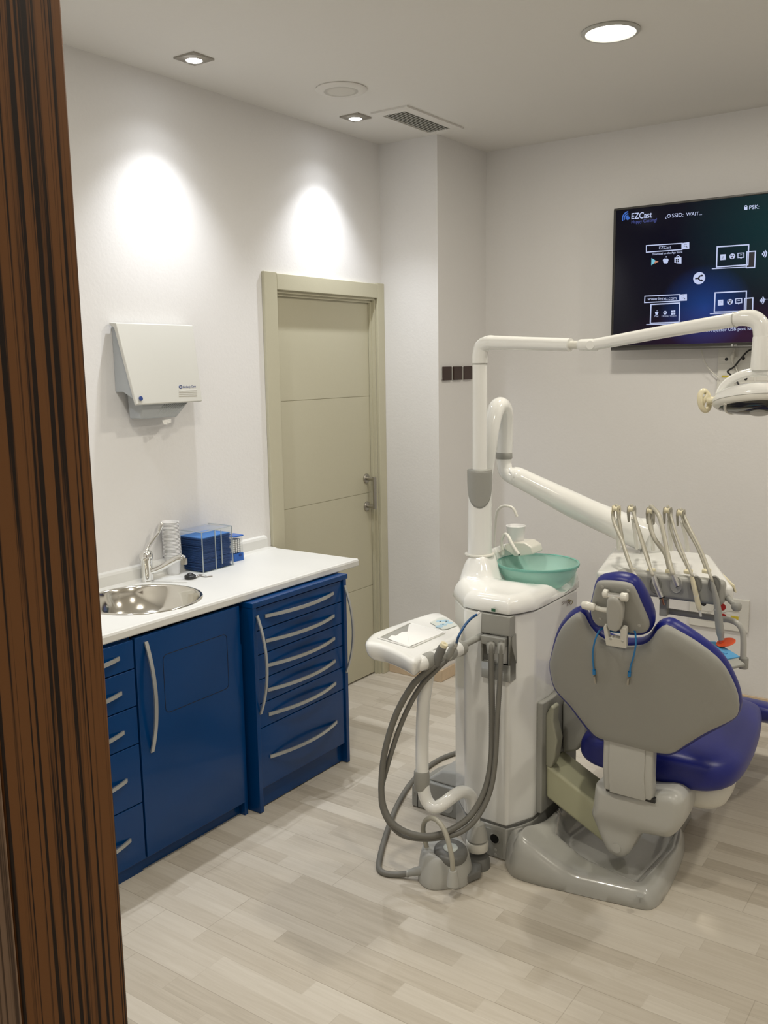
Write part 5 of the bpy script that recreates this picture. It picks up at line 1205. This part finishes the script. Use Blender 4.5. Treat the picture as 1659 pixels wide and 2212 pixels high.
# backrest: tilted plane through the lower edge
tv_ = V((0, -.28, .60)).normalized(); un = V((1, 0, 0)); nb_ = un.cross(tv_)     # un x tv points toward the doorway
ob = V((-.90, 2.575, .72))
def BK(px, py, off=0.): return PN(px, py, ob+nb_*off, nb_)
shell = [(1182, 1450), (1184, 1432), (1202, 1376), (1225, 1342), (1246, 1326), (1259, 1330), (1269, 1350), (1288, 1373), (1313, 1388), (1350, 1398), (1390, 1394), (1411, 1375), (1423, 1358), (1437, 1353), (1453, 1360), (1506, 1395), (1554, 1440), (1580, 1488), (1591, 1522), (1592, 1545), (1580, 1562), (1525, 1584), (1482, 1608), (1460, 1622), (1440, 1625), (1399, 1619), (1345, 1605), (1300, 1594), (1279, 1582), (1250, 1550), (1228, 1525), (1193, 1492)]
cu_ = lambda x, y: -.55*max(0, abs(x)-.08)**2*1.0
SU = loc2([BK(*q_) for q_ in shell], ob, un, tv_)
sh = puff('backrest_shell', SU, ob, un, tv_, .024, .016, .045, .012, M_shell, dc, nu=60, nv=46, dens=4, curv=cu_)
cush = [(1180, 1452), (1183, 1428), (1200, 1368), (1224, 1330), (1245, 1316), (1262, 1320), (1275, 1340), (1295, 1362), (1318, 1376), (1350, 1384), (1385, 1381), (1406, 1366), (1418, 1347), (1436, 1340), (1458, 1346), (1510, 1382), (1560, 1430), (1587, 1482), (1598, 1520), (1597, 1544), (1582, 1562), (1527, 1587), (1484, 1611), (1461, 1624), (1440, 1627), (1399, 1621), (1345, 1607), (1300, 1596), (1277, 1584), (1248, 1552), (1226, 1527), (1191, 1494)]
oc3 = ob-nb_*.034
CU = loc2([BK(*q_, -.034) for q_ in cush], oc3, un, tv_)
puff('backrest_cushion', CU, oc3, un, tv_, .022, .045, .018, .05, M_vinyl, dc, nu=60, nv=40, dens=4, curv=cu_)
# headrest
oh = ob+nb_*.004
hsh = [(1289, 1260), (1297, 1255), (1320, 1255), (1341, 1257), (1361, 1262), (1372, 1273), (1386, 1304), (1400, 1336), (1403, 1352), (1397, 1363), (1380, 1366), (1357, 1364), (1330, 1359), (1306, 1353), (1290, 1347), (1279, 1331), (1277, 1310), (1282, 1285)]
hcu = [(1287, 1257), (1296, 1246), (1325, 1241), (1350, 1243), (1370, 1250), (1386, 1266), (1402, 1294), (1413, 1322), (1415, 1342), (1409, 1358), (1396, 1366), (1380, 1368), (1357, 1366), (1330, 1361), (1306, 1355), (1289, 1348), (1277, 1332), (1275, 1310), (1281, 1282)]
HS = loc2([BK(*q_, .004) for q_ in hsh], oh, un, tv_); puff('headrest_shell', HS, oh, un, tv_, .012, .010, .014, .008, M_shell, dc, nu=36, nv=30, dens=4)
oh2 = ob-nb_*.022
HS = loc2([BK(*q_, -.022) for q_ in hcu], oh2, un, tv_); puff('headrest_cushion', HS, oh2, un, tv_, .022, .045, .018, .045, M_vinyl, dc, nu=36, nv=30, dens=4)
def HN(px, py, off=.03): return BK(px, py, off)
tube('hinge_bar', [HN(1307, 1284), HN(1351, 1289)], .0085, M_chrome, dc, seg=20, n=1)
for (a, b) in (((1302, 1281), (1314, 1283)), ((1340, 1288), (1356, 1290.5))):
    tube('hinge_cap', [HN(*a), HN(a[0]+3, a[1]+.5), HN(b[0]-2, b[1]-.3), HN(*b)], [.006, .0125, .0125, .011], M_offw, dc, seg=20, n=3)
pdl = [(1312, 1296), (1318, 1288), (1327, 1287), (1338, 1293), (1345, 1306), (1347, 1325), (1343, 1350), (1336, 1361), (1325, 1361), (1315, 1356), (1311, 1335)]
oo = ob+nb_*.036; PQ = loc2([BK(*q_, .036) for q_ in pdl], oo, un, tv_); puff('headrest_paddle', PQ, oo, un, tv_, .010, .020, .010, .004, M_grayl, dc, nu=24, nv=24, dens=4)
tube('lock_lever', [HN(1312, 1318), HN(1298, 1316), HN(1286, 1312)], [.0072, .0070, .0068], M_offw, dc, seg=16, n=3)
tube('lever_grip', [HN(1287, 1313), HN(1283, 1311.5), HN(1268, 1308), HN(1260, 1307), HN(1257, 1307)], [.0072, .0105, .0125, .0115, .004], M_offw, dc, seg=18, n=4)
bk_ = [(1307, 1349), (1310, 1344), (1314, 1346), (1317, 1356), (1319, 1370), (1343, 1373), (1344, 1362), (1343, 1354), (1348, 1349), (1356, 1351), (1358, 1358), (1357, 1374), (1357, 1394), (1313, 1387), (1310, 1368)]
bevel(MB().prism([BK(*q_, .026) for q_ in bk_], nb_*.016).build('headrest_bracket', M_offw, dc), .004, 3, 50)
g = MB()
for q_ in ((1319, 1380), (1345, 1385)): g.lathe([(0, 0), (.0045, 0), (.004, .0015), (0, .002)], BK(*q_, .0418), tuple(nb_), seg=14)
for q_ in ((1301, 1268), (1357, 1276), (1297, 1336), (1381, 1351)): g.lathe([(0, 0), (.005, 0), (.0045, .0012), (0, .0015)], BK(*q_, .0158), tuple(nb_), seg=14)
g.build('screw_caps', M_grayl, dc)
# seat cushion with raised knee end, then leg rest
def seat_mesh(name, rows, m, parent):
    """rows: (y, zmid, halfwidth, thick, xc) lofted along y with rounded section"""
    vs = []; fs = []; K_ = 28
    for (yy, zm, hw_, th, xc) in rows:
        for k in range(K_):
            a = 2*math.pi*k/K_; c, s_ = math.cos(a), math.sin(a); e_ = .42
            vs.append((xc+hw_*math.copysign(abs(c)**e_, c), yy, zm+th*math.copysign(abs(s_)**.75, s_)))
    for i in range(len(rows)-1):
        for k in range(K_): a = i*K_+k; b = i*K_+(k+1) % K_; fs.append((a, b, b+K_, a+K_))
    fs.append(tuple(range(K_-1, -1, -1))); fs.append(tuple(range((len(rows)-1)*K_, len(rows)*K_)))
    o = link(name, vs, fs, m, parent, True, sharp=80); sb = o.modifiers.new('s', 'SUBSURF'); sb.levels = 1; sb.render_levels = 1
    return o
seat_mesh('seat_cushion', [(2.775, .400, .17, .02, -.955), (2.782, .400, .20, .045, -.950), (2.80, .400, .235, .060, -.940), (2.86, .400, .262, .066, -.930), (2.96, .400, .266, .068, -.930), (3.08, .402, .260, .066, -.930), (3.20, .408, .248, .062, -.930), (3.32, .412, .228, .056, -.930), (3.42, .410, .205, .05, -.930), (3.45, .408, .19, .035, -.930), (3.465, .406, .17, .015, -.93)], M_vinyl, dc)
seat_mesh('leg_rest', [(3.44, .40, .18, .02, -.91), (3.45, .40, .225, .035, -.91), (3.52, .385, .240, .045, -.91), (3.65, .335, .245, .045, -.91), (3.80, .275, .245, .045, -.91), (3.92, .225, .235, .04, -.91), (3.96, .21, .20, .02, -.91)], M_vinyl, dc)
seat_mesh('seat_pan', [(2.86, .30, .10, .02, -.90), (2.87, .30, .16, .045, -.90), (2.95, .29, .19, .08, -.90), (3.15, .30, .19, .10, -.92), (3.30, .35, .18, .08, -.93), (3.36, .38, .12, .03, -.93)], M_offw, dc)
seat_mesh('armrest_end', [(2.70, .575, .012, .010, -1.145), (2.705, .575, .024, .020, -1.145), (2.76, .575, .026, .022, -1.145), (2.84, .575, .022, .018, -1.145)], M_offw, dc)

# ---- bib chain hanging over the backrest
bc = thing('bib_chain', 'light blue bib cord with two metal clips draped over the backrest', 'bib chain', BK(1330, 1400, .04))
def BP(px, py, off=.034): return BK(px, py, off)
MB().tube([BP(1338, 1366, -.002), BP(1315, 1363, .006), BP(1303, 1357, .012), BP(1294, 1364, .030), BP(1286, 1382, .038), BP(1281, 1405, .034), BP(1281, 1430, .030), BP(1283, 1448, .028)], .0026, seg=8).build('cord', M_cyan, bc, smooth=True)
MB().tube([BP(1338, 1366, -.002), BP(1358, 1368, .006), BP(1370, 1363, .014), BP(1373, 1375, .030), BP(1373, 1395, .036), BP(1368, 1420, .032), BP(1362, 1440, .030), BP(1361, 1453, .028)], .0026, seg=8).build('cord', M_cyan, bc, smooth=True)
for (a, b, dx) in ((1283, 1447, 2.5), (1360, 1451, -4)):
    MB().tube([BP(a, b, .028), BP(a+dx*.2, b+9, .028)], [.0046, .0050], seg=12, n=1).build('sleeve', M_cyan, bc, smooth=True)
    g = MB(); g.tube([BP(a+dx*.25, b+9, .028), BP(a+dx*.6, b+17, .028), BP(a+dx, b+29, .028)], 1, smooth=False, flat=(tuple(nb_), .003, .0062))
    g.tube([BP(a+dx*.4, b+13, .030), BP(a+dx+1.0, b+28, .033)], [.0026, .0012], seg=8, n=1); g.tube([BP(a+dx*.4-2.4, b+15, .032), BP(a+dx*.4+2.4, b+14, .032)], .0013, seg=6, n=1)
    g.build('clip', M_steel, bc)

# ================================================================= LIGHT
def added_downlight(x, y, label): return downlight(x, y, label)  # extra ceiling panels out of view, added to brighten the room
added_downlight(.30, 3.216, 'added unseen round lit panel downlight in the ceiling right of the television')
added_downlight(-1.286, 1.35, 'added unseen round lit panel downlight in the ceiling near the doorway')
added_downlight(.30, 1.35, 'added unseen round lit panel downlight in the ceiling in the near right corner')
spot(-2.61, 1.525, 'added unseen small square recessed spotlight nearest the doorway')  # out-of-view spot, added because the room needed more light
w = bpy.data.worlds.new('world'); scn.world = w; w.use_nodes = True
w.node_tree.nodes['Background'].inputs['Color'].default_value = (1., .93, .85, 1); w.node_tree.nodes['Background'].inputs['Strength'].default_value = .25
# unseen fill lamp added in the hall behind the doorway, for brightness
hl_ = thing('hall_fill_lamp', 'added unseen round lit panel lamp in the hall behind the doorway', 'ceiling light', (.3, -1.2, ZC))
lathe('diffuser', [(0, -.006), (.09, -.006), (.095, -.002), (.095, 0), (0, 0)], (.3, -1.2, ZC), M_lit, hl_, seg=40)
ld = bpy.data.lights.new('hall_fill', 'AREA'); ld.shape = 'DISK'; ld.size = .16; ld.energy = 10; ld.color = (1., .9, .75)
lo = bpy.data.objects.new('light_source', ld); COL.objects.link(lo); lo.parent = hl_; lo.location = (0, 0, -.02)

scn.view_settings.view_transform = 'Standard'; scn.view_settings.look = 'None'; scn.view_settings.gamma = 1.0; scn.view_settings.use_curve_mapping = False
scn.view_settings.exposure = -0.08
